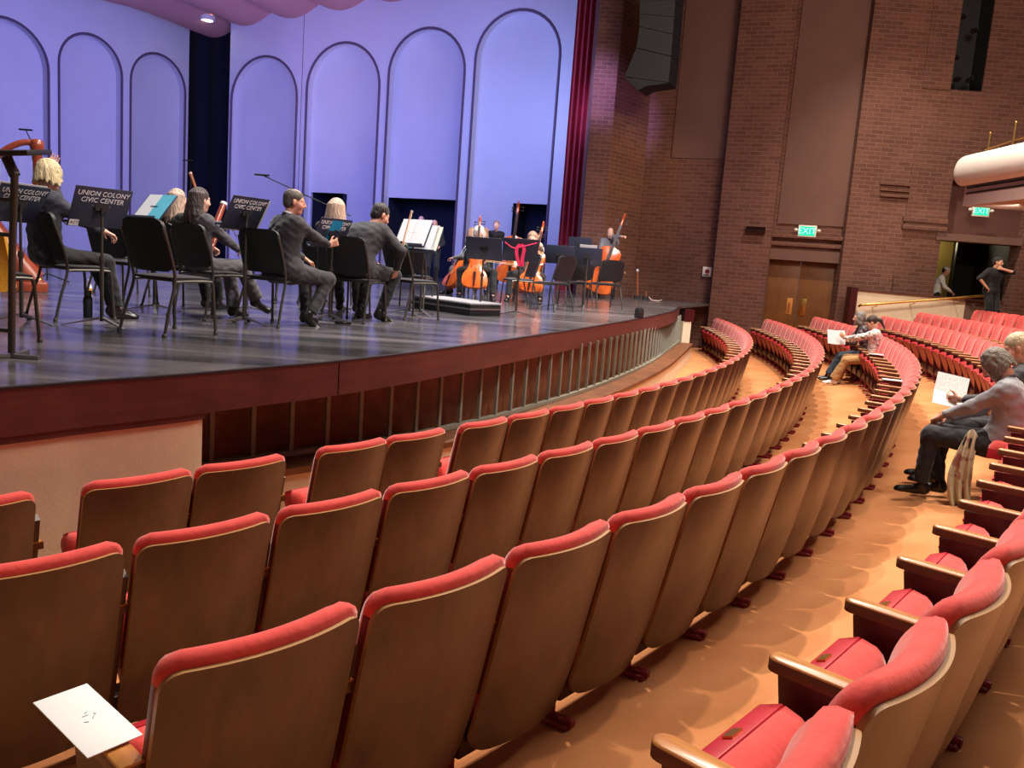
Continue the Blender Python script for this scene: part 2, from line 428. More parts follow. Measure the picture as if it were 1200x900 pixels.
# railing below the stage edge
RZ = EYE - 1.6
rail_px = [(335, 529), (380, 523), (450, 513), (520, 500), (600, 481), (700, 450), (760, 424), (785, 407)]
RAIL = [atz(x, y, RZ) for x, y in rail_px]
r0 = (RAIL[0] - RAIL[1]).normalized(); RAIL = [RAIL[0] + r0 * 1.0] + RAIL
RAIL = spline(RAIL, 8)
e = (RAIL[-1] - RAIL[-4]).normalized(); RAIL += [RAIL[-1] + e * k * .5 for k in range(1, 5)]
pr = thing('stage_front_railing', 'long grey-green slatted railing curving under the stage edge', 'railing', RAIL[0])
def inpar(o, root):
    o.parent = root; o.matrix_parent_inverse = Matrix.Translation(-Vector(root.location)); return o
mb = MB(); ribbon(mb, RAIL, -.03, .03, RZ - .035, RZ + .005); inpar(mb.build('bottom_rail', M['slat']), pr)
mb = MB(); acc = 0.1; L = [0]
for a, b in zip(RAIL, RAIL[1:]): L.append(L[-1] + (b - a).length)
s = .05
while s < L[-1]:
    i = max(k for k in range(len(L)) if L[k] <= s); i = min(i, len(RAIL) - 2)
    p = RAIL[i].lerp(RAIL[i + 1], (s - L[i]) / (L[i + 1] - L[i])); t = RAIL[i + 1] - RAIL[i]
    mb.box((p.x, p.y, (RZ + S - .2) / 2), (.035, .03, S - .2 - RZ), Matrix.Rotation(math.atan2(t.y, t.x), 3, 'Z')); s += .33
o = inpar(mb.build('slat_panel', M['slat']), pr)
mb = MB(); ribbon(mb, RAIL, -.16, -.13, -.3, S - .06); inpar(mb.build('backing_board', M['ply'], pr), pr); bpy.data.objects['backing_board']['label'] = 'brown plywood boards behind the slats'
mb = MB(); ribbon(mb, RAIL, -.12, .33, RZ - .09, RZ - .04); struct(mb.build('trim_5', M['ply']))
mb = MB(); ribbon(mb, RAIL, -.12, .30, -.32, RZ - .09); struct(mb.build('wall_pit', M['cream']))

# ------------------------------------------------------------------ acoustic shell walls
def wall_root(name, P, D):
    """Empty whose local x runs along the wall line."""
    o = bpy.data.objects.new(name, None); COL.objects.link(o)
    o.location = (P[0], P[1], 0); o.rotation_euler.z = math.atan2(D[1], D[0]); o['kind'] = 'structure'; return o
def put(o, P, D):
    o.location = (P[0], P[1], 0); o.rotation_euler.z = math.atan2(D[1], D[0]); return o
def arch_wall(name, P, D, s0, s1, bays, ztop, side, depth=.28):
    """Wall along a line with arched niches; side=+1 when the room lies on local -y."""
    mb = MB(); nb = len(bays)
    edges = [s0] + [(bays[i][1] + bays[i + 1][0]) / 2 for i in range(nb - 1)] + [s1]
    gr = MB()
    for b, (a0, a1, zt, door) in enumerate(bays):
        e0, e1 = edges[b], edges[b + 1]; cxm = (a0 + a1) / 2; hw = (a1 - a0) / 2
        zs = zt - hw * .96
        dh = door[2] if door else S + 2.2
        left = [S, dh, zs]; K = 20
        out = [(a0, z) for z in left] + [(cxm - hw * math.cos(PI * k / K), zs + hw * .96 * math.sin(PI * k / K)) for k in range(1, K)] + [(a1, z) for z in reversed(left)]
        n = len(out)
        outer = [(e0, z) for z in left] + [(e0 + (e1 - e0) * k / K, ztop) for k in range(1, K)] + [(e1, z) for z in reversed(left)]
        y = 0; y2 = depth * side
        mb.add([(x, y, z) for x, z in out] + [(x, y, z) for x, z in outer], [(i, i + 1, n + i + 1, n + i) for i in range(n - 1)])
        mb.add([(outer[2][0], y, outer[2][1]), (e0, y, ztop), (outer[3][0], y, ztop)], [(0, 1, 2)])
        mb.add([(e1, y, zs), (e1, y, ztop), (outer[n - 4][0], y, ztop)], [(0, 1, 2)])
        mb.add([(x, y, z) for x, z in out] + [(x, y2, z) for x, z in out], [(i, i + 1, n + i + 1, n + i) for i in range(n - 1)])
        # curved back of the niche, split so that a doorway can be cut out
        nx = 13; ts = [k / (nx - 1) for k in range(nx)]
        if door: ts = sorted(set(ts + [(door[0] - a0) / (a1 - a0), (door[1] - a0) / (a1 - a0)]))
        ts = [t for t in ts if 0 <= t <= 1]
        dp = lambda t: y2 + side * .22 * (1 - (2 * t - 1) ** 2)
        rows = [(out[i], out[n - 1 - i]) for i in range(n // 2)]
        if n % 2: rows.append((out[n // 2], out[n // 2]))
        vs = [(l[0] + (r[0] - l[0]) * t, y2 + (dp(t) - y2) * min(1, (r[0] - l[0]) / (a1 - a0)), l[1]) for l, r in rows for t in ts]
        m_ = len(ts); fs = []
        for i in range(len(rows) - 1):
            for k in range(m_ - 1):
                if door and i == 0 and ts[k] >= (door[0] - a0) / (a1 - a0) - 1e-6 and ts[k + 1] <= (door[1] - a0) / (a1 - a0) + 1e-6: continue
                fs.append((i * m_ + k, i * m_ + k + 1, (i + 1) * m_ + k + 1, (i + 1) * m_ + k))
        mb.add(vs, fs)
        gr.tube([(x, -.012 * side, z) for x, z in out], .042, 6)
        if door:
            dk = MB(); yb = y2 + side * .9
            x0, x1, zz = door
            q = [(x0 - .02, y2, S), (x1 + .02, y2, S), (x1 + .02, y2, zz), (x0 - .02, y2, zz), (x0 - .02, yb, S), (x1 + .02, yb, S), (x1 + .02, yb, zz), (x0 - .02, yb, zz)]
            dk.add(q, [(4, 5, 6, 7), (0, 4, 7, 3), (1, 2, 6, 5), (3, 7, 6, 2)])
            o = dk.build('trim_' + str(20 + len([x for x in bpy.data.objects if x.name.startswith('trim_2')])), M['blackcloth'], smooth=False); put(o, P, D); struct(o)
    o = mb.build(name, M['shell'], angle=25); put(o, P, D); struct(o)
    g = gr.build(name + '_trim', M['groove']); put(g, P, D); g.name = 'trim_' + side_name[name]; struct(g)
side_name = {'wall_stage_side': '6', 'wall_stage_back': '7'}
SP, SD = (1.37, 24.85), Vector((-.8924, .4512, 0))         # side wall of the shell
BP, BD = (-13.17, 31.5), Vector((-.4392, -.8984, 0))       # back wall of the shell, towards the left
def bay(l, r, top, P, D, ym=225, door=None):
    a0 = onwall(l, ym, P, D)[0]; a1 = onwall(r, ym, P, D)[0]
    a0, a1 = min(a0, a1), max(a0, a1)
    zt = onwall(top[0], top[1], P, D)[1]
    dd = None
    if door:
        q0 = onwall(door[0], door[2], P, D); q1 = onwall(door[1], door[2], P, D)
        dd = (max(min(q0[0], q1[0]), a0 + .02), min(max(q0[0], q1[0]), a1 - .02), (q0[1] + q1[1]) / 2)
    return (a0, a1, zt, dd)
B4 = bay(547.5, 644, (603, 12), SP, SD, door=(597, 643, 238))
B3 = bay(449, 536, (500, 33), SP, SD, door=(444, 539, 232))
B2 = bay(355.5, 439, (402, 50), SP, SD, door=(359, 395, 225))
B1 = bay(269, 344.5, (310, 66), SP, SD)
s_end = onwall(266, 225, SP, SD)[0]
arch_wall('wall_stage_side', SP, SD, -.35, s_end, [B4, B3, B2, B1], 11.5, -1)
C1 = bay(152, 215, (185, 63), BP, BD); C2 = bay(69.5, 142, (105, 40), BP, BD)
w = C2[1] - C2[0]; g = C2[0] - C1[1]
c3 = (C2[1] + g, C2[1] + g + w + .3, C2[2] - .25, None); c4 = (c3[1] + g, c3[1] + g + w, c3[2], None)
s_r = onwall(219, 225, BP, BD)[0]
arch_wall('wall_stage_back', BP, BD, s_r, c4[1] + .5, [C1, C2, c3, c4], 11.5, -1)
# dark gap between the two shell walls
mb = MB(); mb.grid(lambda u, v: (-14.6 + 5.6 * u + .0, 34.9 - 2.2 * u + .12 * math.sin(u * 40), S + 10.4 * v), 60, 1)
struct(mb.build('wall_stage_corner', M['blackcloth']))
# thin seams on the shell panels
mb = MB()
for px in (352, 501, 599, 402): 
    s_, z_ = onwall(px, 150, SP, SD)
    if px in (352,): mb.box((s_, -.004 + .0, S + 5), (.02, .02, 10))
s_, z_ = onwall(63.5, 150, BP, BD)
o = mb.build('trim_8', M['groove']); put(o, SP, SD); struct(o)

# ------------------------------------------------------------------ rose canopy over the stage
K0 = Vector((-11.9, 32.2, 0)); ua = Vector((-.4392, -.8984, 0)); wa = Vector((.8984, -.4392, 0))
def can(u, v, dz=0):
    w_ = 13 * v; x = K0 + wa * w_ + ua * (13 * u) 
    z = 9.08 + .062 * w_ - .30 * abs(math.sin(PI * (w_ + .6) / 2.05)) + .12 * math.sin(PI * u * 3) * min(1, u * 4)
    return (x.x, x.y, z + dz)
mb = MB(); mb.slab(lambda u, v: can(u, v), lambda u, v: can(u, v, .12), 24, 96)
struct(mb.build('ceiling_stage', M['canopy'], angle=50))
bpy.context.view_layer.update()
hit = SC.ray_cast(bpy.context.evaluated_depsgraph_get(), Vector((0, 0, EYE)), ray(243, 21).normalized())
lp_ = hit[1] if hit[0] else aty(243, 21, 28.9)
cl = thing('canopy_downlight', 'bright white lamp set in the rose canopy over the stage', 'ceiling light', lp_ - Vector((0, 0, .09)))
mb = MB(); mb.lathe([(.19, 0), (.26, 0), (.26, .16), (.19, .16), (.19, 0)], 20); mb.build('bezel', M['white'], cl)
mb = MB(); mb.lathe([(0, .015), (.19, .015), (.19, .06), (0, .06)], 20); mb.build('diffuser', emit('lamp_glow', (1, .97, .93), 14), cl)

# ------------------------------------------------------------------ proscenium: curtain, pier
mb = MB()
c0, c1 = Vector((.98, 23.62, 0)), Vector((1.62, 23.36, 0))
mb.slab(lambda u, v: tuple(c0.lerp(c1, u) + Vector((.1, .28, 0)) * (.18 * math.sin(u * PI * 9)) + Vector((0, 0, S + .01 + 10.3 * v))),
        lambda u, v: tuple(c0.lerp(c1, u) + Vector((.1, .28, 0)) * (.18 * math.sin(u * PI * 9) + .05) + Vector((0, 0, S + .01 + 10.3 * v))), 54, 2)
tag(mb.build('stage_curtain', M['curtain']), 'tall crimson house curtain hanging in folds beside the brick pier', 'curtain')
mb = MB(); mb.grid(lambda u, v: (1.55 + .35 * u, 23.2 + .05 * math.sin(u * 25), S + .01 + 10.3 * v), 20, 1)  # wavy black sheet in the gap between curtain and pier
tag(mb.build('black_masking_drape', M['blackcloth']), 'narrow black strip between crimson curtain and brick pier', 'curtain')
def wall_box(name, A, B, z0, z1, th, matl, kind='structure'):
    """Upright slab whose visible face runs from A to B (xy) and whose body lies behind it."""
    A = Vector((A[0], A[1])); B = Vector((B[0], B[1])); d = B - A
    mb = MB(); mb.box((d.length / 2, th / 2, (z0 + z1) / 2), (d.length, th, z1 - z0))
    o = mb.build(name, matl, smooth=False); o.location = (A.x, A.y, 0); o.rotation_euler.z = math.atan2(d.y, d.x)
    if kind: o['kind'] = kind
    return o
HT = 12.0
mb = MB(); mb.prism([(0, 0), (.565, -.03), (1.62, 1.24), (1.62, 2.2), (0, 2.2)], S - 1.2, HT)
o = mb.build('wall_proscenium', M['brick'], smooth=False); o.location = (1.475, 22.03, 0); struct(o)
E0 = Vector((3.05, 23.28)); ED = Vector((.9326, -.361))
pt = lambda s, d=0: E0 + ED * s + Vector((-.361, -.9326)) * d          # d: out towards the seats
wall_box('wall_right_front', pt(-.3), pt(2.6), -.35, HT, .4, M['brick'])
# plaster panel in the first recess
s0, z0 = onwall(787, 185, E0, ED); s1, _ = onwall(851, 185, E0, ED)
wall_box('wall_panel_front', pt(s0, .03), pt(2.55, .03), z0, HT, .1, M['plaster'])
sb, zb = onwall(770, 124, E0, ED)
wall_box('trim_9', pt(0.02, .025), pt(s0 - .02, .025), zb - .2, zb + .2, .1, M['brick'])
p0, p1 = onwall(843, 250, pt(0, .3), ED)[0], onwall(907, 250, pt(0, .3), ED)[0]
wall_box('wall_pier_front', pt(p0, .3), pt(p1, .3), -.35, HT, .6, M['brick'])
# doorway bay
d0, dz0 = onwall(893, 303, E0, ED); d1, dz1 = onwall(986, 309, E0, ED)
DT = (dz0 + dz1) / 2
qx = onwall(997, 225, E0, ED)[0]
wall_box('wall_over_door', pt(p1 - .05, .02), pt(qx + .5, .02), DT, HT, .4, M['brick'])
b0, bz = onwall(911, 262, E0, ED)
wall_box('wall_panel_door', pt(b0, .05), pt(qx + .5, .05), bz, HT, .1, M['plaster'])
l0, lz = onwall(895, 292, E0, ED)
wall_box('trim_10', pt(p1, .06), pt(d1 + .12, .06), DT, DT + .28, .1, M['soffit'].copy() if 0 else M['plaster'])
for q, (zz, dd) in enumerate(((lz + .12, .10), (lz + .32, .14))):
    wall_box('trim_%d' % (11 + q), pt(p1, dd), pt(d1 + .12, dd), zz, zz + .1, .15, M['brick'])
dr = bpy.data.objects.new('door_1', None); COL.objects.link(dr); dr['kind'] = 'structure'
dr.location = (*pt(d0, -.12), 0); dr.rotation_euler.z = math.atan2(ED.y, ED.x)
W2 = (d1 - d0) / 2; FZ0 = -.02
for k in range(2):
    mb = MB(); mb.box((W2 * (k + .5), .03, (FZ0 + DT) / 2), (W2 - .012, .05, DT - FZ0 - .02), bev=.004)
    lf = mb.build('leaf', M['doorwood'], dr)
    x = W2 - .16 if k == 0 else W2 + .16
    mb = MB(); mb.box((x, 0, 1.02), (.16 if k else .14, .012, .42), bev=.004)
    pl = mb.build('push_plate', M['brass'] if k else M['armwood'], lf); 
    mb = MB(); mb.tube([(x, 0, .9), (x, -.05, .9), (x, -.05, 1.12), (x, 0, 1.12)], .012, 8); mb.build('handle', M['brass'], lf)
mb = MB()
for x in (-.04, 2 * W2 + .04): mb.box((x, .0, (FZ0 + DT) / 2), (.07, .14, DT - FZ0 + .02))
mb.box((W2, 0, DT + .02), (2 * W2 + .15, .14, .06)); mb.build('door_frame', M['maroon'], dr)
wall_box('wall_door_jamb', pt(d1 + .05, .05), pt(d1 + 1.2, .05), -.35, DT, .2, M['brick'])
# large brick wall on the right with an opening and a tall lighting slot
RY = 21.15; RP, RD = Vector((8.2, RY)), Vector((1, 0))
xs = lambda px, py: aty(px, py, RY).x
zs_ = lambda px, py: aty(px, py, RY).z
xl = xs(997, 225); xo = xs(1097, 320); xr = xs(1192, 320); zo = zs_(1140, 284)
wx0, wx1, wz = xs(1114, 100), xs(1152, 100), zs_(1130, 106)
def rb(name, x0, x1, z0, z1, y=RY, th=.5, matl=None): return wall_box(name, (x0, y), (x1, y), z0, z1, th, matl or M['brick'])
rb('wall_right', xl, wx0, -.35, HT)
rb('wall_right_side', wx0, xo, -.35, wz)
BZ0 = aty(1112, 201, 19.0).z
rb('wall_right_high', xo, xr, BZ0 + .1, wz)
rb('wall_right_lintel', xo, xr, zo, BZ0 + .1, RY + .22, .3, mat('red_brown_plaster', L3(88, 52, 44), .85, var=.06))
rb('wall_right_rear', xr, 16, -.35, wz)
rb('wall_right_upper_rear', wx1, 16, wz, HT, th=.06)
rb('wall_slot_back', wx0 - .3, wx1 + .6, wz - .2, HT, RY + .7, .1, M['black'])
wall_box('wall_slot_side', (wx1 + .02, RY + .07), (wx1 + .02, RY + .7), wz - .1, HT, -.05, M['black'])
rb('trim_32', wx0 - .1, wx1 + .1, wz - .06, wz - .01, RY + .06, .6, M['black'])
rb('trim_33', xs(1080, 104), wx0, wz - .02, HT, RY - .025, .03)
x0, x1 = xs(1062, 245), xs(1111, 245)
zA, zB = zs_(1085, 212), zs_(1085, 268)
wall_box('trim_13', (x0, RY - .03), (x1, RY - .03), zs_(1085, 180), zB, .1, M['brick'])
for q, z in enumerate((zs_(1085, 258), zs_(1085, 267))): wall_box('trim_%d' % (14 + q), (x0 - .06, RY - .09), (x1, RY - .09), z - .06, z + .05, .15, M['brick'])
for q, yy in enumerate((215, 222, 229)): wall_box('trim_%d' % (34 + q), (xs(1031, yy), RY - .05), (x0, RY - .05), zs_(1046, yy) - .04, zs_(1046, yy) + .03, .1, M['brick'])
wall_box('trim_16', (xs(1097, 275), RY - .04), (xr, RY - .04), zo, zo + .17, .3, M['plaster'])
# vestibule behind the opening
VZ = .8
mb = MB(); mb.box(((xo + xr) / 2 + .5, RY + 2.3, VZ - .05), (xr - xo + 3.4, 4.4, .1)); struct(mb.build('floor_vestibule', M['carpet']))
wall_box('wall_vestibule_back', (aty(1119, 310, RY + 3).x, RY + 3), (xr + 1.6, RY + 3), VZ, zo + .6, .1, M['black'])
wall_box('wall_corridor', (xo - .6, RY + 4.3), (xr + 1.5, RY + 4.3), VZ, zo + .6, .1, mat('olive_wall_paint', L3(150, 128, 64), .8, var=.05))
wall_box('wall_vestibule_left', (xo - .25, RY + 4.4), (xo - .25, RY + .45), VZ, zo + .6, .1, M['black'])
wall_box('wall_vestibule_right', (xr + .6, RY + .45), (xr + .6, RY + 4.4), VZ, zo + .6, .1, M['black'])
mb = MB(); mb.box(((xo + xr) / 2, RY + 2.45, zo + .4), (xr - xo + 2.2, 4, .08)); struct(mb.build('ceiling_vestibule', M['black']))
# pale parapet and brass handrail
pa, pb = aty(1004, 338, 20.55), aty(1132, 350, 20.2); pc = aty(1176, 353, 20.1)
def parapet(name, a, b, matl, cap):
    mb = MB(); d = Vector((b.x - a.x, b.y - a.y)); L_ = d.length
    sec = lambda za, zb, y0, y1: mb.add([(0, y0, za[0]), (L_, y0, za[1]), (L_, y1, za[1]), (0, y1, za[0]), (0, y0, zb[0]), (L_, y0, zb[1]), (L_, y1, zb[1]), (0, y1, zb[0])],
        [(0, 3, 2, 1), (4, 5, 6, 7), (0, 1, 5, 4), (1, 2, 6, 5), (2, 3, 7, 6), (3, 0, 4, 7)], 0)
    sec((-.2, -.2), (a.z - .05, b.z - .05), 0, .16)
    o = mb.build(name, matl, smooth=False); o.location = (a.x, a.y, 0); o.rotation_euler.z = math.atan2(d.y, d.x); struct(o)
    mb.__init__(); mb.add([(0, -.03, a.z - .05), (L_, -.03, b.z - .05), (L_, .19, b.z - .05), (0, .19, a.z - .05), (0, -.03, a.z), (L_, -.03, b.z), (L_, .19, b.z), (0, .19, a.z)],
        [(0, 3, 2, 1), (4, 5, 6, 7), (0, 1, 5, 4), (1, 2, 6, 5), (2, 3, 7, 6), (3, 0, 4, 7)])
    o = mb.build(cap, M['rimwood'], smooth=False); o.location = (a.x, a.y, 0); o.rotation_euler.z = math.atan2(d.y, d.x); struct(o)
parapet('wall_aisle', pa, pb, M['cream'], 'trim_17')
parapet('wall_aisle_rear', pb, pc, M['plaster'], 'trim_18')
mb = MB(); mb.box((pa.x - .08, pa.y + .05, .70), (.16, .3, 1.86)); struct(mb.build('trim_19', M['maroon']))
ha, hb = aty(1009, 357.5, 20.3), aty(1168, 345.5, 19.95)
hr = thing('brass_handrail', 'polished brass handrail rising along the pale aisle wall', 'handrail', ha)
mb = MB(); mb.tube([(0, .1, -.03), (0, .0, 0)] + [tuple((hb - ha) * k / 6) for k in range(7)], .03, 10); mb.build('rail', M['brass'], hr)
for t in (.12, .4, .72):
    mb = MB(); q = (hb - ha) * t; wy = pa.lerp(pb, t).y - (ha + q).y
    mb.tube([q, q + Vector((0, 0, -.06)), q + Vector((0, max(.05, wy), -.09))], .012, 6); mb.build('bracket', M['brass'], hr)
# balcony
BX, BY, BZ = aty(1112, 201, 19.0).x, 19.0, aty(1112, 201, 19).z
mb = MB()
prof = [(math.cos(a) * .24, math.sin(a) * .325) for a in np.linspace(0, 2 * PI, 28, endpoint=False)]
path = []
for k in range(9): path.append((BX + .1, BY - .3 + .3 * math.sin(k * PI / 16), math.cos(k * PI / 16)))     # rounded end
path = path[::-1] + [(BX + .1, y, 1) for y in np.arange(BY - .5, 9, -.5)]
vs = []
for (x, y, sc_) in path:
    sc_ = max(sc_, .02); vs += [(x + .14 + a * sc_ * 1.0, y, BZ + b * (sc_ ** .5)) for a, b in prof]
n = len(prof); mb.add(vs, [(i * n + j, i * n + (j + 1) % n, (i + 1) * n + (j + 1) % n, (i + 1) * n + j) for i in range(len(path) - 1) for j in range(n)] + [tuple(range(n))])
struct(mb.build('trim_30', M['white'], angle=60))
mb = MB(); mb.box((BX + 3.3, 14, BZ - .52), (6.0, 9.6, .42)); struct(mb.build('ceiling_balcony', M['soffit']))
mb = MB()
for z in (BZ - .36, BZ - .47): mb.box((BX + .295, 14, z), (.02, 9.4, .035))
mb.box((BX + .32, 14, BZ - .31), (.2, 9.5, .03))
struct(mb.build('trim_31', M['black']))
mb = MB(); mb.box((BX + 3.3, 14, BZ), (6, 9.4, .3)); struct(mb.build('floor_balcony', M['carpet']))
br = thing('balcony_guard_rail', 'slender metal guard rail on posts above the white balcony front', 'railing', (BX + .35, 18.2, BZ + .3))
for y, h in ((0, .42), (-.9, .5), (-2.4, .5), (-3.9, .5)):
    mb = MB(); mb.tube([(0, y, -.05), (0, y, h)], .022, 8); mb.ball((0, y, h), .03, 8, 6); mb.build('post', M['brass'], br)
mb = MB(); mb.tube([(0, .1, .1), (0, -.9, .16), (0, -6, .16)], .018, 8); mb.build('top_rail', M['brass'], br)
# small lamp under the balcony
lq = aty(1194, 237, 17.6); lq.z = BZ - .735
ul = thing('balcony_downlight', 'small bright lamp under the balcony at the photo right edge', 'ceiling light', lq)
mb = MB(); mb.lathe([(.06, 0), (.09, 0), (.09, .03), (.06, .03), (.06, 0)], 16); mb.build('bezel', M['white'], ul)
mb = MB(); mb.lathe([(0, .005), (.06, .005), (.06, .03), (0, .03)], 16); mb.build('diffuser', emit('warm_lamp_glow', (1, .9, .75), 8), ul)
# exit signs
def text_obj(name, txt, size, matl, parent, loc, rot, shear=0, ext=.002, space=1.0, align='CENTER'):
    cu = bpy.data.curves.new(name, 'FONT'); cu.body = txt; cu.size = size; cu.align_x = align; cu.align_y = 'CENTER'
    cu.shear = shear; cu.extrude = ext; cu.space_line = space; cu.resolution_u = 2
    t = bpy.data.objects.new('tmp_text', cu); COL.objects.link(t)
    bpy.context.view_layer.update()
    me = bpy.data.meshes.new_from_object(t.evaluated_get(bpy.context.evaluated_depsgraph_get()))
    bpy.data.objects.remove(t); bpy.data.curves.remove(cu)
    me.materials.clear(); me.materials.append(matl); me.name = name
    o = bpy.data.objects.new(name, me); COL.objects.link(o); o.parent = parent; o.location = loc; o.rotation_euler = rot
    return o
green = emit('exit_green_glow', (.0, .60, .30), 1.15); green2 = emit('exit_letter_glow', (.35, .95, .62), 1.2)
def exit_sign(px, py, Y, label, w_, h_, rz):
    p = aty(px, py, Y)
    e_ = thing('exit_sign', label, 'exit sign', p, rz)
    mb = MB(); mb.box((0, .0, 0), (w_, .07, h_), bev=.012); mb.build('housing', M['white'], e_)
    mb = MB(); mb.box((0, -.037, 0), (w_ - .07, .008, h_ - .07)); mb.build('face', green, e_)
    text_obj('lettering', 'EXIT', h_ * .72, green2, e_, (0, -.043, 0), (PI / 2, 0, 0))
    for sx in (-1, 1):
        mb = MB(); mb.ball((sx * (w_ / 2 + .05), -.03, .02), (.05, .05, .04), 10, 7); mb.tube([(sx * w_ / 2, 0, .02), (sx * (w_ / 2 + .04), -.01, .02)], .014, 6); mb.build('lamp_head', M['white'], e_)
    return e_
sd = onwall(946, 271, pt(0, .12), ED); q = pt(sd[0], .12)
ex = exit_sign(946, 271, q.y, 'green EXIT sign with white frame above the brown double door', .44, .29, math.atan2(ED.y, ED.x)); ex.location = (q.x, q.y, sd[1])
exit_sign(1149, 247.5, RY - .08, 'green EXIT sign hanging under the balcony above the dark opening', .42, .26, 0)
sd = onwall(829, 318.5, E0, ED); q = pt(sd[0], .03)
al = thing('fire_alarm', 'small white square fire alarm with round grille on brick wall', 'alarm', (q.x, q.y, sd[1]), math.atan2(ED.y, ED.x))
mb = MB(); mb.box((0, 0, 0), (.24, .06, .25), bev=.01); mb.build('plate', M['white'], al)
mb = MB(); mb.lathe([(.0, .0), (.06, 0), (.05, .02), (0, .02)], 14, (0, -.03, .01), frame((0, -1, 0))); mb.build('grille', M['redmetal'], al)
mb = MB(); mb.box((-.02, -.03, -.085), (.14, .008, .03)); mb.build('strip', M['black'], al)
sd = onwall(886, 269.5, pt(0, .3), ED); q = pt(sd[0], .34)
ve = thing('wall_vent', 'dark hooded vent high on the brick pier left of door', 'vent', (q.x, q.y, sd[1]), math.atan2(ED.y, ED.x))
mb = MB(); mb.box((0, 0, 0), (.46, .08, .16)); mb.build('housing', M['maroon'], ve)
mb = MB()
for k in range(3): mb.box((0, -.045, -.05 + k * .035), (.42, .012, .016), Matrix.Rotation(.5, 3, 'X'))
mb.build('grille', M['black'], ve)
mb = MB(); mb.box((0, -.06, .085), (.5, .14, .02)); mb.build('hood', M['plaster'], ve)
# stage lights in the tall slot
for k, (px, py, lab) in enumerate(((1128, 20, 'topmost black stage lamp in the dark wall slot'), (1142, 36, 'black stage lamp second from top in the wall slot'), (1120, 68, 'black stage lamp at left edge halfway down the wall slot'), (1122, 93, 'left of two black stage lamps at bottom of wall slot'), (1136, 94, 'right of two black stage lamps at bottom of wall slot'))):
    p = aty(px, py, RY + .30)
    sl = thing('stage_lamp', lab, 'stage light', p, -.5, 'stage lamps in the wall slot')
    R_ = frame((-.6, -.9, -.35))
    mb = MB(); mb.lathe([(0, -.1), (.04, -.1), (.055, -.05), (.06, .06), (.06, .07)], 14, (0, 0, 0), R_); mb.build('housing', M['black'], sl)
    mb = MB(); mb.lathe([(0, .06), (.04, .066), (.055, .06)], 14, (0, 0, 0), R_); mb.build('lens', M['steel'], sl)
    mb = MB(); mb.tube([(-.075, 0, 0), (-.075, 0, .1), (.075, 0, .1), (.075, 0, 0)], .008, 6); mb.tube([(0, 0, .1), (0, .3, .12)], .01, 6); mb.build('yoke', M['black'], sl)
# end post of the stage
ep = aty(799, 393, RAIL[-5].y + 1.2)
# hanging line array loudspeaker
LY = 21.0
la = thing('line_array_speaker', 'black curved line array loudspeaker hanging in front of the brick pier', 'loudspeaker', aty(765, 50, LY))
lo_ = Vector(la.location)
le = [(750, -30), (749, 0), (749, 16), (749, 31), (745, 56), (731, 90), (747, 106)]
ri = [(796, -30), (792, 0), (790.5, 20), (789, 40), (787, 66), (784, 97), (757, 101)]
for k in range(len(le) - 1):
    q = [aty(*le[k], LY) - lo_, aty(*ri[k], LY) - lo_, aty(*ri[k + 1], LY) - lo_, aty(*le[k + 1], LY) - lo_]
    q = [v.lerp(sum(q, Vector()) / 4, .03) for v in q]
    mb = MB(); D_ = Vector((.3, .62, 0))
    mb.add([tuple(v) for v in q] + [tuple(v + D_) for v in q], [(0, 1, 2, 3), (4, 7, 6, 5), (0, 4, 5, 1), (1, 5, 6, 2), (2, 6, 7, 3), (3, 7, 4, 0)])
    o = mb.build('cabinet', M['speaker'], la, smooth=False)
    mb = MB(); a_, b_ = q[0], q[3]; off = Vector((-.012, -.0, 0))
    mb.add([tuple(v) for v in (a_.lerp(b_, .06) + off + D_ * .04, a_.lerp(b_, .94) + off + D_ * .04, a_.lerp(b_, .94) + off + D_ * .96, a_.lerp(b_, .06) + off + D_ * .96)] +
           [tuple(v) for v in (a_.lerp(b_, .06) + D_ * .04, a_.lerp(b_, .94) + D_ * .04, a_.lerp(b_, .94) + D_ * .96, a_.lerp(b_, .06) + D_ * .96)],
           [(0, 3, 2, 1), (4, 5, 6, 7), (0, 1, 5, 4), (1, 2, 6, 5), (2, 3, 7, 6), (3, 0, 4, 7)])
    mb.build('grille', M['speaker'], o, smooth=False)
mb = MB(); mb.tube([aty(770, -30, LY) - lo_, aty(770, -30, LY) - lo_ + Vector((0, 0, 3.2))], .02, 6); mb.build('cable', M['black'], la)
# ------------------------------------------------------------------ theatre seats
# local frame: origin on the floor below the top of the back, +y towards the stage, x along the row
HW, ZT, ZB, LEAN = .259, .83, .10, .155
def wprof(v, rt, rb, hw):
    """Half width of the back at height v (0 top, 1 bottom) with rounded corners."""
    h = ZT - ZB; dt, db = v * h, (1 - v) * h; w_ = hw
    if dt < rt: w_ = hw - rt * (1 - math.sqrt(max(0, 1 - ((rt - dt) / rt) ** 2)))
    if db < rb: w_ = min(w_, hw - rb * (1 - math.sqrt(max(0, 1 - ((rb - db) / rb) ** 2))))
    return w_
def back_y(x, z):
    t = (ZT - z) / (ZT - ZB)
    return LEAN * t - .05 * (1 - (x / HW) ** 2) + .03 * max(0, t - .6) ** 2 * 4
VS = [0, .006, .018, .035, .06] + list(np.linspace(.1, .8, 9)) + [.85, .89, .925, .955, .98, .993, 1]
def vmap(v): i = v * (len(VS) - 1); k = min(int(i), len(VS) - 2); return VS[k] + (VS[k + 1] - VS[k]) * (i - k)
def shell_fn(off, hw=HW, rt=.045, rb=.10):
    def fn(u, v):
        t = vmap(v); z = ZT - t * (ZT - ZB); x = (2 * u - 1) * wprof(t, rt, rb, hw)
        return (x, back_y(x, z) + off, z)
    return fn
sb = MB(); sb.slab(shell_fn(.014), shell_fn(0), 14, len(VS) - 1, 0, 0, 1)
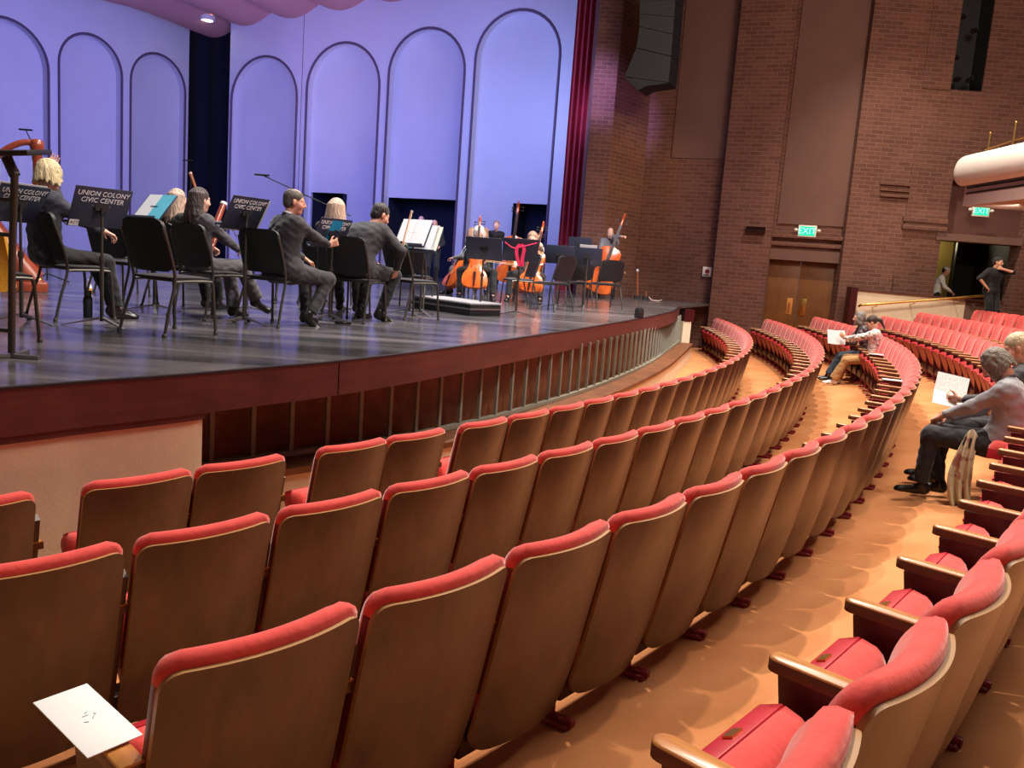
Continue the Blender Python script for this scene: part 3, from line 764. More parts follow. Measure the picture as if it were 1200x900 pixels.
ME_SHELL = sb.mesh('backrest', [M['seatwood'], M['edgewood']], angle=50)
# padded front of the back, its top rolled above the wood edge
CB = .34
def pad_fn(front):
    def fn(u, v):
        z = ZT + .034 - v * (ZT + .034 - CB); a = 2 * u - 1
        hw = HW - .003; dt = v * (ZT + .034 - CB); r = .05
        if dt < r: hw -= r * (1 - math.sqrt(max(0, 1 - ((r - dt) / r) ** 2)))
        x = a * hw; y = back_y(x, min(z, ZT)) + .014
        if front:
            e = min(1, (1 - abs(a)) / .30) ; et = min(1, dt / .11); eb = min(1, (1 - v) / .16)
            y += .030 + .060 * math.sqrt(max(0, e * (2 - e))) * math.sqrt(max(0, et * (2 - et))) * math.sqrt(max(0, eb * (2 - eb)))
            y -= .006 * math.exp(-((e - .55) / .10) ** 2) * min(1, dt / .05)          # welt seam
        elif dt < .034: y += .012 * (1 - math.sqrt(max(0, 1 - (1 - dt / .034) ** 2)))
        return (x, y, z)
    return fn
pb_ = MB()
PV = 30
pb_.slab(pad_fn(True), pad_fn(False), 24, PV, 0, 1, 1)
for k_, f_ in enumerate(pb_.f):
    if pb_.m[k_] and sum(pb_.v[i][2] for i in f_) / 4 > ZT - .03: pb_.m[k_] = 0
ME_PAD = pb_.mesh('back_cushion', [M['velvet'], M['sidevinyl']], angle=80)
# flip-up seat: box with a domed velvet face
def seat_mesh(up=True):
    mb = MB(); W_, D_, T_ = .225, .38, .07
    def top(u, v):
        a, b = 2 * u - 1, v
        ea = min(1, (1 - abs(a)) / .22); ebk = min(1, b / .12); ef = min(1, (1 - b) / .16)
        q = lambda t: math.sqrt(max(0, t * (2 - t)))
        wid = W_ * (1 - .10 * (1 - b) ) * (1 - .10 * max(0, (b - .86) / .14) ** 2)
        return (a * wid, b * D_, T_ * .45 + .055 * q(ea) * q(ebk) * q(ef))
    def bot(u, v):
        a, b = 2 * u - 1, v
        return (a * W_ * (1 - .10 * (1 - b)) * (1 - .10 * max(0, (b - .86) / .14) ** 2), b * D_, -T_ * .55)
    mb.slab(top, bot, 16, 16, 0, 1, 1)
    return mb
def seat_xf(up):
    if up: return Matrix.Translation((0, .19, .175)) @ Matrix.Rotation(math.radians(66), 4, 'X')
    return Matrix.Translation((0, .12, .37)) @ Matrix.Rotation(math.radians(3), 4, 'X')
ME_SEAT = {}
for up in (True, False):
    mb = seat_mesh(); X = seat_xf(up)
    me = mb.mesh('seat_cushion', [M['velvet'], M['vinyl']], angle=60); me.transform(X); ME_SEAT[up] = me
mb = MB(); mb.box((.0, .389, -.005), (.05, .006, .026)); ME_PLATE = mb.mesh('number_plate', M['brass']); ME_PLATE.transform(seat_xf(True))
# seat front strip of smooth vinyl
mb = MB(); mb.box((0, .38, -.006), (.41, .012, .066), bev=.004); ME_STRIP = mb.mesh('front_strip', M['vinyl']); ME_STRIP.transform(seat_xf(True))
# arm: honey wood cap, rounded at the front
def arm_mesh(x):
    mb = MB(); pts = []
    w_ = .03; y0, y1 = .075, .40
    out = [(x - w_, y0), (x + w_, y0)] + [(x + w_ * math.cos(a), y1 - w_ + w_ * math.sin(a)) for a in np.linspace(0, PI, 9)]
    k = len(out); zt = lambda y: .605 + .012 * (y / .4)
    vs = [(a, b, zt(b) - .036) for a, b in out] + [(a, b, zt(b) - .006) for a, b in out] + [(x + (a - x) * .82, b - (.006 if b > .3 else 0), zt(b)) for a, b in out]
    fs = [tuple(range(k - 1, -1, -1)), tuple(range(2 * k, 3 * k))]
    for o in (0, k): fs += [(o + i, o + (i + 1) % k, o + k + (i + 1) % k, o + k + i) for i in range(k)]
    mb.add(vs, fs); mb.m = [1] * len(mb.f); mb.m[1] = 0
    for i in range(k): mb.m[2 + k + i] = 0
    return mb
def side_mesh(x):
    mb = MB()
    prof = [(.10, .57), (.20, .575), (.37, .57), (.36, .50), (.32, .34), (.30, .12), (.20, .09), (.145, .30), (.11, .50), (.10, .55)] if x < 0 else [(.088, .73), (.13, .57), (.37, .57), (.36, .50), (.32, .34), (.30, .12), (.20, .09), (.145, .30), (.09, .55), (.058, .71)]
    mb.add([(x - .011, y, z) for y, z in prof] + [(x + .011, y, z) for y, z in prof], [tuple(range(10)), tuple(range(19, 9, -1))] + [(i, 10 + i, 10 + (i + 1) % 10, (i + 1) % 10) for i in range(10)])
    return mb
def foot_mesh(x):
    mb = MB()
    mb.box((x, .25, .065), (.035, .09, .13), bev=.006); mb.box((x, .25, .012), (.07, .26, .024), bev=.006)
    mb.box((x, .14, .03), (.03, .06, .03), bev=.004)
    for y in (.15, .35): mb.lathe([(0, .0), (.011, 0), (.011, .012), (0, .012)], 8, (x, y, .024))
    return mb
XA = .281
ME_ARM = {s: arm_mesh(s * XA).mesh('armrest', [M['armwood'], M['armside']], angle=50) for s in (-1, 1)}
ME_SIDE = {s: side_mesh(s * XA).mesh('side_panel', M['maroon'], smooth=False) for s in (-1, 1)}
ME_FOOT = {s: foot_mesh(s * XA).mesh('foot', M['redmetal']) for s in (-1, 1)}
mb = MB(); mb.box((0, .235, .145), (.53, .10, .13), bev=.01); ME_LIGHT_BLOCK = mb.mesh('seat_light_block', M['maroon'])  # box added under the seat to stop light passing beneath it
def child(name, me, parent):
    o = bpy.data.objects.new(name, me); COL.objects.link(o); o.parent = parent; return o
ORD = ['', 'first', 'second', 'third', 'fourth', 'fifth', 'sixth', 'seventh', 'eighth', 'ninth', 'tenth', '11th', '12th', '13th', '14th', '15th', '16th', '17th', '18th', '19th', '20th', '21st', '22nd', '23rd']
def ordi(n): return ORD[n] if n < len(ORD) else str(n) + ('st' if n % 10 == 1 else 'nd' if n % 10 == 2 else 'rd' if n % 10 == 3 else 'th')
ROWN = {'A': 'front row by the stage', 'B': 'second row from the stage', 'C': 'third row from the stage', 'D': 'fourth row from the stage', 'E': 'fifth row from the stage', 'F': 'sixth and rearmost row'}
def theatre_seat(row, r, deg, up=True, first=False, label=''):
    p = polar(r, deg); t = math.radians(deg)
    z = fz(r - .15)
    o = thing('theatre_seat', label, 'theatre seat', (p.x, p.y, z), math.atan2(-math.sin(t), -math.cos(t)) - PI / 2, 'red theatre seats in the ' + ROWN[row])
    child('backrest', ME_SHELL, o); child('back_cushion', ME_PAD, o); child('seat_light_block', ME_LIGHT_BLOCK, o)
    c = child('seat_cushion', ME_SEAT[up], o)
    if up:
        f_ = child('front_strip', ME_STRIP, c); child('number_plate', ME_PLATE, c)
    for s in ((-1, 1) if first else (1,)):
        child('armrest', ME_ARM[s], o); child('side_panel', ME_SIDE[s], o); child('foot', ME_FOOT[s], o)
    return o
SEATW = .56
SEATS = {}
def row_angles(row, r, a_ref, W=SEATW, a_end=-3.0, extra=4):
    """Seat centres: a_ref is a joint between two seats; runs to the far end by the brick wall."""
    st = math.degrees(W / (RC + r)); out = []
    k = 0; a = a_ref + st / 2
    while a < a_end: out.append(a); a += st
    pre = []; a = a_ref - st / 2
    for _ in range(40): pre.append(a); a -= st
    return pre[::-1] + out
rows = {}
# front row: two pairs of seats with small gaps on the left, then a continuous run
rA = -2.215; stA = math.degrees(SEATW / (RC + rA))
rows['A'] = (rA, [-41.35 - stA * 1.5, -41.35 - stA * .5] + [-41.02 + 1.095 * .5, -41.02 + 1.095 * 1.5] + [-38.42 + 1.075 * .5, -38.42 + 1.075 * 1.5] + [a for a in row_angles('A', rA, -35.98, a_end=-.7) if a > -35.98])
rows['B'] = (-1.13, row_angles('B', -1.13, math.degrees(-.7251), a_end=-2.0))
rows['C'] = (0.0, [a for a in row_angles('C', 0.0, math.degrees(-.7220), a_end=-3.0) if a > -42.6])
rows['D'] = (1.18, row_angles('D', 1.18, -40.16, a_end=-4.6))
rows['E'] = (2.08, row_angles('E', 2.08, -20.0, a_end=-4.4))
rows['F'] = (3.2, row_angles('F', 3.2, -20.0, a_end=-4.4))
occupied = {'D': (-30.1, -29.1), 'C': (-14.0, -12.9)}
SEATPOS = {}
for rw, (r, angs) in rows.items():
    vis = []
    for a in angs:
        p = polar(r, a, fz(r) + .5)
        if p.y > .2 and (inview(p, 90) or inview(p + Vector((0, 0, .36)), 60)) : vis.append(a)
    n = len(vis)
    for k, a in enumerate(vis):
        down = any(abs(a - q) < .6 for q in occupied.get(rw, ()))
        far = n - k
        near_name = 'the photo\'s left edge' if rw in 'AB' else 'its card-topped left end' if rw == 'C' else 'the photo\'s bottom edge' if rw == 'D' else None
        if near_name and k < n / 2: lab = 'red velvet seat, %s from %s in the %s' % (ordi(k + 1), near_name, ROWN[rw])
        else: lab = 'red velvet seat, %s from the brick wall end in the %s' % (ordi(far), ROWN[rw])
        lab = lab.replace("photo's ", 'photo ') if len(lab.split()) > 16 else lab
        o = theatre_seat(rw, r, a, not down, k == 0, lab)
        SEATPOS.setdefault(rw, []).append((a, o))
print('SEATS', {k: len(v) for k, v in SEATPOS.items()}, sum(len(v) for v in SEATPOS.values()))
for rw in 'CD':
    print(rw, [round(a, 2) for a, o in SEATPOS[rw]])
# ------------------------------------------------------------------ stage furniture
rad = math.radians
def hd(deg): return Vector((math.cos(rad(deg)), math.sin(rad(deg)), 0))
def onst(px, py): return atz(px, py, S)
# musician chair: +y is where the sitter faces
mb = MB()
def seat_top(u, v):
    a, b = 2 * u - 1, 2 * v - 1; e = (abs(a) ** 6 + abs(b) ** 6)
    k = 1 - .06 * min(1, abs(a * b) ** 3)
    return (a * .225 * k, b * .215 * k, .478 - .018 * min(1, e) - .008 * (1 - a * a) * (1 - b * b) - (.012 * max(0, b) ** 3))
mb.slab(seat_top, lambda u, v: (seat_top(u, v)[0] * .98, seat_top(u, v)[1] * .98, .44), 12, 12); CH_SEAT = mb.mesh('seat', M['chairseat'], angle=60)
mb = MB()
def cb(off):
    def fn(u, v):
        a = 2 * u - 1; z = .90 - .40 * v; r = .07; dt = min(.90 - z, z - .50); hw = .232
        if dt < r: hw -= r * (1 - math.sqrt(max(0, 1 - ((r - dt) / r) ** 2)))
        return (a * hw, -.205 - .10 * (z - .50) / .4 - .028 * (1 - a * a) + off, z)
    return fn
mb.slab(cb(.018), cb(-.012), 12, 18); CH_BACK = mb.mesh('backrest', M['chairblack'], angle=60)
CH_LEG = []
for sx in (-1, 1):
    mb = MB(); mb.tube(spline([(sx * .262, -.30, 0), (sx * .25, -.25, .2), (sx * .238, -.19, .40), (sx * .240, -.20, .52), (sx * .240, -.255, .70), (sx * .232, -.30, .83)], 5), .0125, 8)
    mb.lathe([(0, 0), (.018, 0), (.018, .02), (.0125, .03)], 8, (sx * .262, -.30, 0)); CH_LEG.append(mb.mesh('leg', M['chairframe']))
    mb = MB(); mb.tube(spline([(sx * .245, .22, 0), (sx * .236, .205, .22), (sx * .23, .19, .40), (sx * .225, .15, .43), (sx * .225, -.05, .43), (sx * .236, -.19, .425)], 5), .0125, 8)
    mb.lathe([(0, 0), (.018, 0), (.018, .02), (.0125, .03)], 8, (sx * .245, .22, 0)); CH_LEG.append(mb.mesh('leg', M['chairframe']))
mb = MB(); mb.tube([(-.235, -.12, .43), (.235, -.12, .43)], .010, 8); mb.tube([(-.228, .12, .43), (.228, .12, .43)], .010, 8); CH_BAR = mb.mesh('crossbar', M['chairframe'])
def chair(x, y, deg, label):
    o = thing('orchestra_chair', label, 'chair', (x, y, S), rad(deg) - PI / 2, 'black orchestra chairs on the stage')
    child('seat', CH_SEAT, o); child('backrest', CH_BACK, o); child('crossbar', CH_BAR, o)
    for m_ in CH_LEG: child('leg', m_, o)
    return o
# music stand: reader on -y, desk leaning back to +y
DW, DH = .50, .34
mb = MB(); mb.box((0, 0, 0), (DW, .006, DH), bev=.002); mb.box((0, -.03, -DH / 2 + .003), (DW, .06, .006)); mb.box((0, -.06, -DH / 2 + .012), (DW, .005, .022)); ST_DESK = mb.mesh('desk', M['desk'])
ST_LEG = []
for k in range(3):
    a = PI / 2 + k * 2 * PI / 3; mb = MB()
    c_, s_ = math.cos(a), math.sin(a)
    mb.add([(c_ * .02 - s_ * .013, s_ * .02 + c_ * .013, .075), (c_ * .02 + s_ * .013, s_ * .02 - c_ * .013, .075), (c_ * .30 + s_ * .016, s_ * .30 - c_ * .016, .006), (c_ * .30 - s_ * .016, s_ * .30 + c_ * .016, .006),
            (c_ * .02 - s_ * .013, s_ * .02 + c_ * .013, .055), (c_ * .02 + s_ * .013, s_ * .02 - c_ * .013, .055), (c_ * .30 + s_ * .016, s_ * .30 - c_ * .016, 0), (c_ * .30 - s_ * .016, s_ * .30 + c_ * .016, 0)],
           [(0, 1, 2, 3), (7, 6, 5, 4), (0, 4, 5, 1), (1, 5, 6, 2), (2, 6, 7, 3), (3, 7, 4, 0)]); ST_LEG.append(mb.mesh('leg', M['steel'], smooth=False))
STANDS = []
def stand(x, y, deg, label, h=.95, tilt=25, text=False, sticker=False, yaw=0):
    o = thing('music_stand', label, 'music stand', (x, y, S), rad(deg) - PI / 2, 'black music stands on the stage')
    for m_ in ST_LEG: child('leg', m_, o)
    mb = MB(); mb.tube([(0, 0, .04), (0, 0, .55)], .016, 10); mb.tube([(0, 0, .55), (0, 0, h - .04)], .011, 10); mb.lathe([(.02, .52), (.024, .54), (.02, .57)], 10); mb.build('pole', M['chairframe'], o)
    mb = MB(); mb.tube([(0, 0, h - .06), (0, 0, h)], .018, 8); mb.box((0, -.005, h), (.12, .02, .05)); mb.build('bracket', M['black'], o)
    d = child('desk', ST_DESK, o); d.location = (0, -.018, h); d.rotation_euler = (-rad(tilt), 0, 0)
    if text:
        t_ = text_obj('lettering', 'UNION COLONY\nCIVIC CENTER', .058, M['letter'], d, (0.0, .0045, .088), (PI / 2, 0, PI), .15, .0012, .95)
        mb = MB()
        for sx in (-1, 1): mb.add([(sx * .03, .0042, .005), (sx * .085, .0042, .02), (sx * .06, .0042, .002), (sx * .03, .0055, .005), (sx * .085, .0055, .02), (sx * .06, .0055, .002)], [(0, 1, 2), (3, 5, 4), (0, 3, 4, 1), (1, 4, 5, 2), (2, 5, 3, 0)])
        mb.box((0, .0045, -.012), (.05, .002, .008)); mb.build('emblem', M['dimletter'], d, smooth=False)
    if sticker:
        mb = MB(); mb.box((DW / 2 - .05, .0045, -DH / 2 + .03), (.08, .002, .05)); s_ = mb.build('sticker', M['letter'], d)
        text_obj('sticker_lettering', 'ACT', .036, M['desk'], s_, (DW / 2 - .05, .006, -DH / 2 + .03), (PI / 2, 0, PI), .15, .0006)
    STANDS.append(o); return o
def on_stand(o, name, label, cat, parts, z=0.0, x=0, rot=0, group=None, back=False):
    """Sheets lying against the reader's face of a stand's desk (or its back)."""
    bpy.context.view_layer.update()
    d = [c for c in o.children if c.name.startswith('desk')][0]
    mw = d.matrix_world.copy()
    t = thing(name, label, cat, (0, 0, 0), 0, group)
    t.matrix_world = mw @ Matrix.Translation((x, .006 if back else -.006, z)) @ Matrix.Rotation(rot, 4, 'Y')
    for nm, px_, pz, w_, h_, mt in parts:
        mb = MB(); mb.box((px_, 0, pz), (w_, .003, h_)); mb.build(nm, mt, t, smooth=False)
    return t
two = lambda m1, m2, h=.31: [('page', -.116, 0, .228, h, m1), ('page', .116, 0, .228, h, m2)]
# ---- chairs
C1 = chair(-3.88, 7.45, 54, 'black chair holding the blond musician at stage left')
C2_ = chair(-2.78, 6.86, 62, 'empty black chair nearest the stage edge left of the bassoonist')
C3 = chair(-3.02, 8.38, 60, 'black chair under the brown-haired bassoonist in grey trousers')
C4 = chair(-3.62, 9.15, 60, 'black chair under the long-haired blond player beside the bassoonist')
C5 = chair(-2.32, 8.22, 66, 'black chair under the greying man who turns towards a phone')
C6 = chair(-1.75, 9.26, 71, 'black chair under the dark-haired man leaning forward in a suit')
C7 = chair(-1.27, 10.2, 45, 'empty black chair beside white sheet music left of the low podium')
C8 = chair(1.02, 15.6, 105, 'middle one of three empty black chairs by the stage front railing')
C9 = chair(1.62, 16.2, 108, 'empty black chair in front of the double bass player')
C10 = chair(.52, 13.9, 140, 'leftmost of three empty black chairs right of the pink-ribboned stand')
C11 = chair(-.02, 14.6, 200, 'empty chair with grey seat between the two cellos')
C12 = chair(-2.05, 10.05, 80, 'black chair under the long-haired player in front of small doorway')
C13 = chair(-.95, 17.0, 170, 'black chair under the grey-clad player seated in profile')
C14 = chair(-.80, 16.0, -80, 'black chair under the white-haired cellist')
C15 = chair(.16, 16.2, -95, 'black chair under the long-haired cellist by the curtain')
C16 = chair(-3.55, 5.65, 62, 'black chair with golden yellow garment at photo left edge')
C17 = chair(-4.9, 10.6, 40, 'empty black chair standing behind the blond musician')
C18 = chair(-3.2, 11.3, 60, 'empty black chair seen between the legs of nearer chairs, behind the bassoonist')
C19 = chair(-2.6, 11.6, 70, 'empty black chair behind the greying man with the phone')
C20 = chair(-1.5, 12.0, 80, 'empty black chair behind the dark-haired man leaning forward')
C21 = chair(-.85, 18.6, -90, 'black chair under the player whose face shows over a stand')
C22 = chair(-4.3, 9.3, 70, 'empty black chair between the harp and the blond musician')
# ---- stands
M1s = stand(-3.98, 6.8, -12, 'lettered black music stand at far left, before the harp', .94, 32, True)
M2s = stand(-3.42, 6.98, -30, 'lettered black music stand with white sticker in its corner', .96, 22, True, True)
M3s = stand(-3.68, 8.6, 55, 'black music stand holding open white and cyan booklet', 1.03, 38)
M4s = stand(-2.57, 7.99, -22, 'lettered black music stand in front of the bassoonist', 1.03, 28, True)
M5s = stand(-1.99, 9.02, -28, 'lettered black music stand with bright blue booklet stuck on its back', .92, 25, True)
M6s = stand(-1.36, 10.75, 58, 'black music stand with white sheets right of the leaning man', 1.0, 26)
M7s = stand(-1.24, 10.85, 62, 'black music stand with white and cyan sheets above the empty side chair', .94, 24)
M8s = stand(-.52, 11.75, -97, 'plain black music stand in front of the white-haired cellist', .90, 28)
M9s = stand(-.02, 11.9, -92, 'black music stand with a pink ribbon hanging from it', .92, 24)
M10s = stand(-2.95, 9.25, 20, 'black music stand with cream sheets under the lettered desk', .80, 26)
M11s = stand(.66, 14.75, -95, 'left of two black music stands side by side by the curtain', .92, 24)
M12s = stand(1.16, 15.05, -95, 'right of two black music stands side by side by the curtain', .92, 24)
M13s = stand(1.22, 18.2, -92, 'black music stand against the purple-lit brick pier', 1.18, 20)
M14s = stand(-1.6, 13.0, 100, 'black music stand in shadow before the wide stage doorway', .95, 26)
on_stand(M1s, 'sheet_music', 'white sheets on the leftmost lettered music stand', 'sheet music', [('page', -.12, .01, .24, .34, M['paper']), ('page', .13, .01, .26, .34, M['paper'])], z=.0, x=.03)
on_stand(M3s, 'sheet_music', 'open booklet with white left page and cyan right page', 'sheet music', two(M['paper'], M['cyan'], .33), z=.01)
on_stand(M4s, 'sheet_music', 'pale sheets showing at the right edge of the lettered stand before the bassoonist', 'sheet music', two(M['sheet'], M['sheet'], .33), z=-.02, x=-.05)
on_stand(M5s, 'booklet', 'bright blue booklet on the back of a lettered stand', 'booklet', [('cover', 0, 0, .17, .27, M['screen'])], z=.01, x=-.02, group=None, back=True)
on_stand(M6s, 'sheet_music', 'tall white sheet music beside the leaning man in suit', 'sheet music', two(M['paper'], M['paper'], .36), z=.03)
on_stand(M7s, 'sheet_music', 'white sheet music with cyan edge on stand near the podium', 'sheet music', [('page', -.16, .01, .10, .34, M['cyan']), ('page', .04, .01, .30, .34, M['paper']), ('page', .20, 0, .08, .33, M['sheet'])], z=.03)
on_stand(M10s, 'sheet_music', 'cream sheet music under the lettered stand of the bassoonist', 'sheet music', two(M['sheet'], M['sheet'], .30))
on_stand(M12s, 'sheet_music', 'white sheet lying along the top of a black stand', 'sheet music', [('page', 0, .14, .30, .10, M['paper'])], z=.03)
# pink ribbon on a stand
rb_ = thing('pink_ribbon', 'bright pink ribbon hanging on a black music stand', 'ribbon', (-.02, 11.84, S + .98))
mb = MB()
for sx, dz in ((-1, 0), (1, -.04)):
    pts = spline([(sx * .01, -.07, .02), (sx * .05, -.09, -.05), (sx * .035, -.09, -.17), (sx * .015 + .03, -.085, -.28)], 6)
    for k in range(len(pts) - 1): mb.box((pts[k] + pts[k + 1]) / 2, (.045, .008, (pts[k + 1] - pts[k]).length * 1.1))
mb.build('loop', M['pink'], rb_)
mb = MB(); mb.tube(spline([(-.22, -.08, .03), (-.1, -.085, -.04), (0, -.09, -.02), (.1, -.085, .01), (.22, -.08, .05)], 5), .007, 6); mb.build('tie', M['pink'], rb_)
# yellow garment on the chair at the left edge
yg = thing('yellow_garment', 'golden yellow garment draped over a chair at photo left edge', 'garment', (-3.56, 5.5, S - .12))
mb = MB()
q0 = hd(62)
mb.slab(lambda u, v: ((.02 + .30 * u) , -.12 + .05 * math.sin(u * 14) * v + .06 * v, .84 - .32 * v - .05 * math.sin(u * 9) * v), lambda u, v: ((.02 + .30 * u), -.15 + .05 * math.sin(u * 14) * v + .06 * v, .84 - .32 * v - .05 * math.sin(u * 9) * v), 16, 12)
o = mb.build('cloth', M['yellow'], yg); 
# tall stand at the left edge
ts_ = thing('tall_tube_stand', 'tall grey tube stand with flat black top at photo left edge', 'stand', (-2.97, 4.97, S), rad(10))
mb = MB(); mb.tube([(0, 0, .03), (.01, .0, .6), (.03, .0, 1.10)], .021, 10); mb.tube([(-.42, .1, .03), (-.40, .1, .6), (-.38, .1, 1.10)], .021, 10)
mb.build('leg', M['chairframe'], ts_)
for z in (.16, .72, .92):
    mb = MB(); mb.tube([(.005, 0, z), (-.40, .1, z + .01)], .012, 8); mb.build('rung', M['chairframe'], ts_)
mb = MB(); mb.box((-.16, .05, 1.175), (.62, .40, .03), Matrix.Rotation(-.10, 3, 'Y') @ Matrix.Rotation(.12, 3, 'X'), bev=.006); mb.build('top', M['black'], ts_)
mb = MB(); mb.tube([(.03, 0, 1.06), (-.02, .02, 1.16)], .03, 8); mb.build('bracket', M['chairframe'], ts_)
for x, y in ((.16, -.02), (-.2, -.16), (.0, .24)):
    mb = MB(); mb.box((x / 2, y / 2, .012), (math.hypot(x, y), .03, .024), Matrix.Rotation(math.atan2(y, x), 3, 'Z'), bev=.004); mb.build('foot', M['steel'], ts_)
# conductor's podium
pd = thing('conductor_podium', 'low carpeted grey podium with black sides in mid stage', 'podium', (-.86, 11.92, S), rad(45))
L1, L2 = .56, 1.22
mb = MB(); mb.box((0, 0, .075), (L1, L2, .15), bev=.004); mb.build('base', M['black'], pd)
mb = MB(); mb.box((0, 0, .163), (L1 + .02, L2 + .02, .028), bev=.008); mb.build('top', mat('grey_podium_carpet', L3(150, 150, 156), .9, var=.08), pd)
mb = MB(); mb.box((-L1 / 2 - .004, 0, .09), (.008, L2, .02)); mb.box((0, -L2 / 2 - .004, .09), (L1, .008, .02)); mb.build('trim_strip', M['steel'], pd)
# harp
hp = thing('concert_harp', 'mahogany concert harp with tall column behind the music stands', 'harp', (-5.98, 9.85, S), rad(30))
mb = MB(); mb.lathe([(.075, .06), (.075, .12), (.048, .16), (.042, .30), (.05, .6), (.042, 1.0), (.05, 1.25), (.042, 1.3), (.046, 1.5), (.062, 1.62), (.075, 1.66), (.075, 1.72), (.05, 1.75), (0, 1.76)], 16, (.36, 0, 0)); mb.build('column', M['harpwood'], hp)
for k, z in enumerate((.145, 1.27, 1.64)): mb = MB(); mb.lathe([(.052, z - .015), (.06, z), (.052, z + .015)], 16, (.36, 0, 0)); mb.build('ring', M['brass'], hp)
mb = MB(); nk = spline([(.36, 0, 1.70), (.22, 0, 1.70), (.05, 0, 1.60), (-.12, 0, 1.42), (-.28, 0, 1.36), (-.40, 0, 1.40), (-.46, 0, 1.34)], 6); mb.tube(nk, [.035] * len(nk), 10); mb.build('neck', M['harpwood'], hp)
mb = MB(); mb.tube([(.28, 0, .12), (.05, 0, .45), (-.2, 0, .88), (-.44, 0, 1.30)], [.17, .145, .11, .06], 14); mb.build('soundbox', M['harpwood'], hp)
mb = MB(); mb.box((.22, 0, .06), (.48, .36, .12), bev=.02); mb.build('base', M['harpwood'], hp)
for x in (.02, .42):
    for y in (-.14, .14):
        mb = MB(); mb.ball((x, y, .015), (.035, .03, .015), 8, 5); mb.build('foot', M['brass'], hp)
mb = MB()
for k in range(26):
    t = k / 25; a = Vector((.26, 0, .20)).lerp(Vector((-.42, 0, 1.24)), t); i = int((1 - (1 - t) * .93 - .0) * (len(nk) - 1)); b = nk[min(len(nk) - 1, max(2, i))]
    mb.tube([a, b], .0016, 3)
mb.build('strings', M['sheet'], hp)
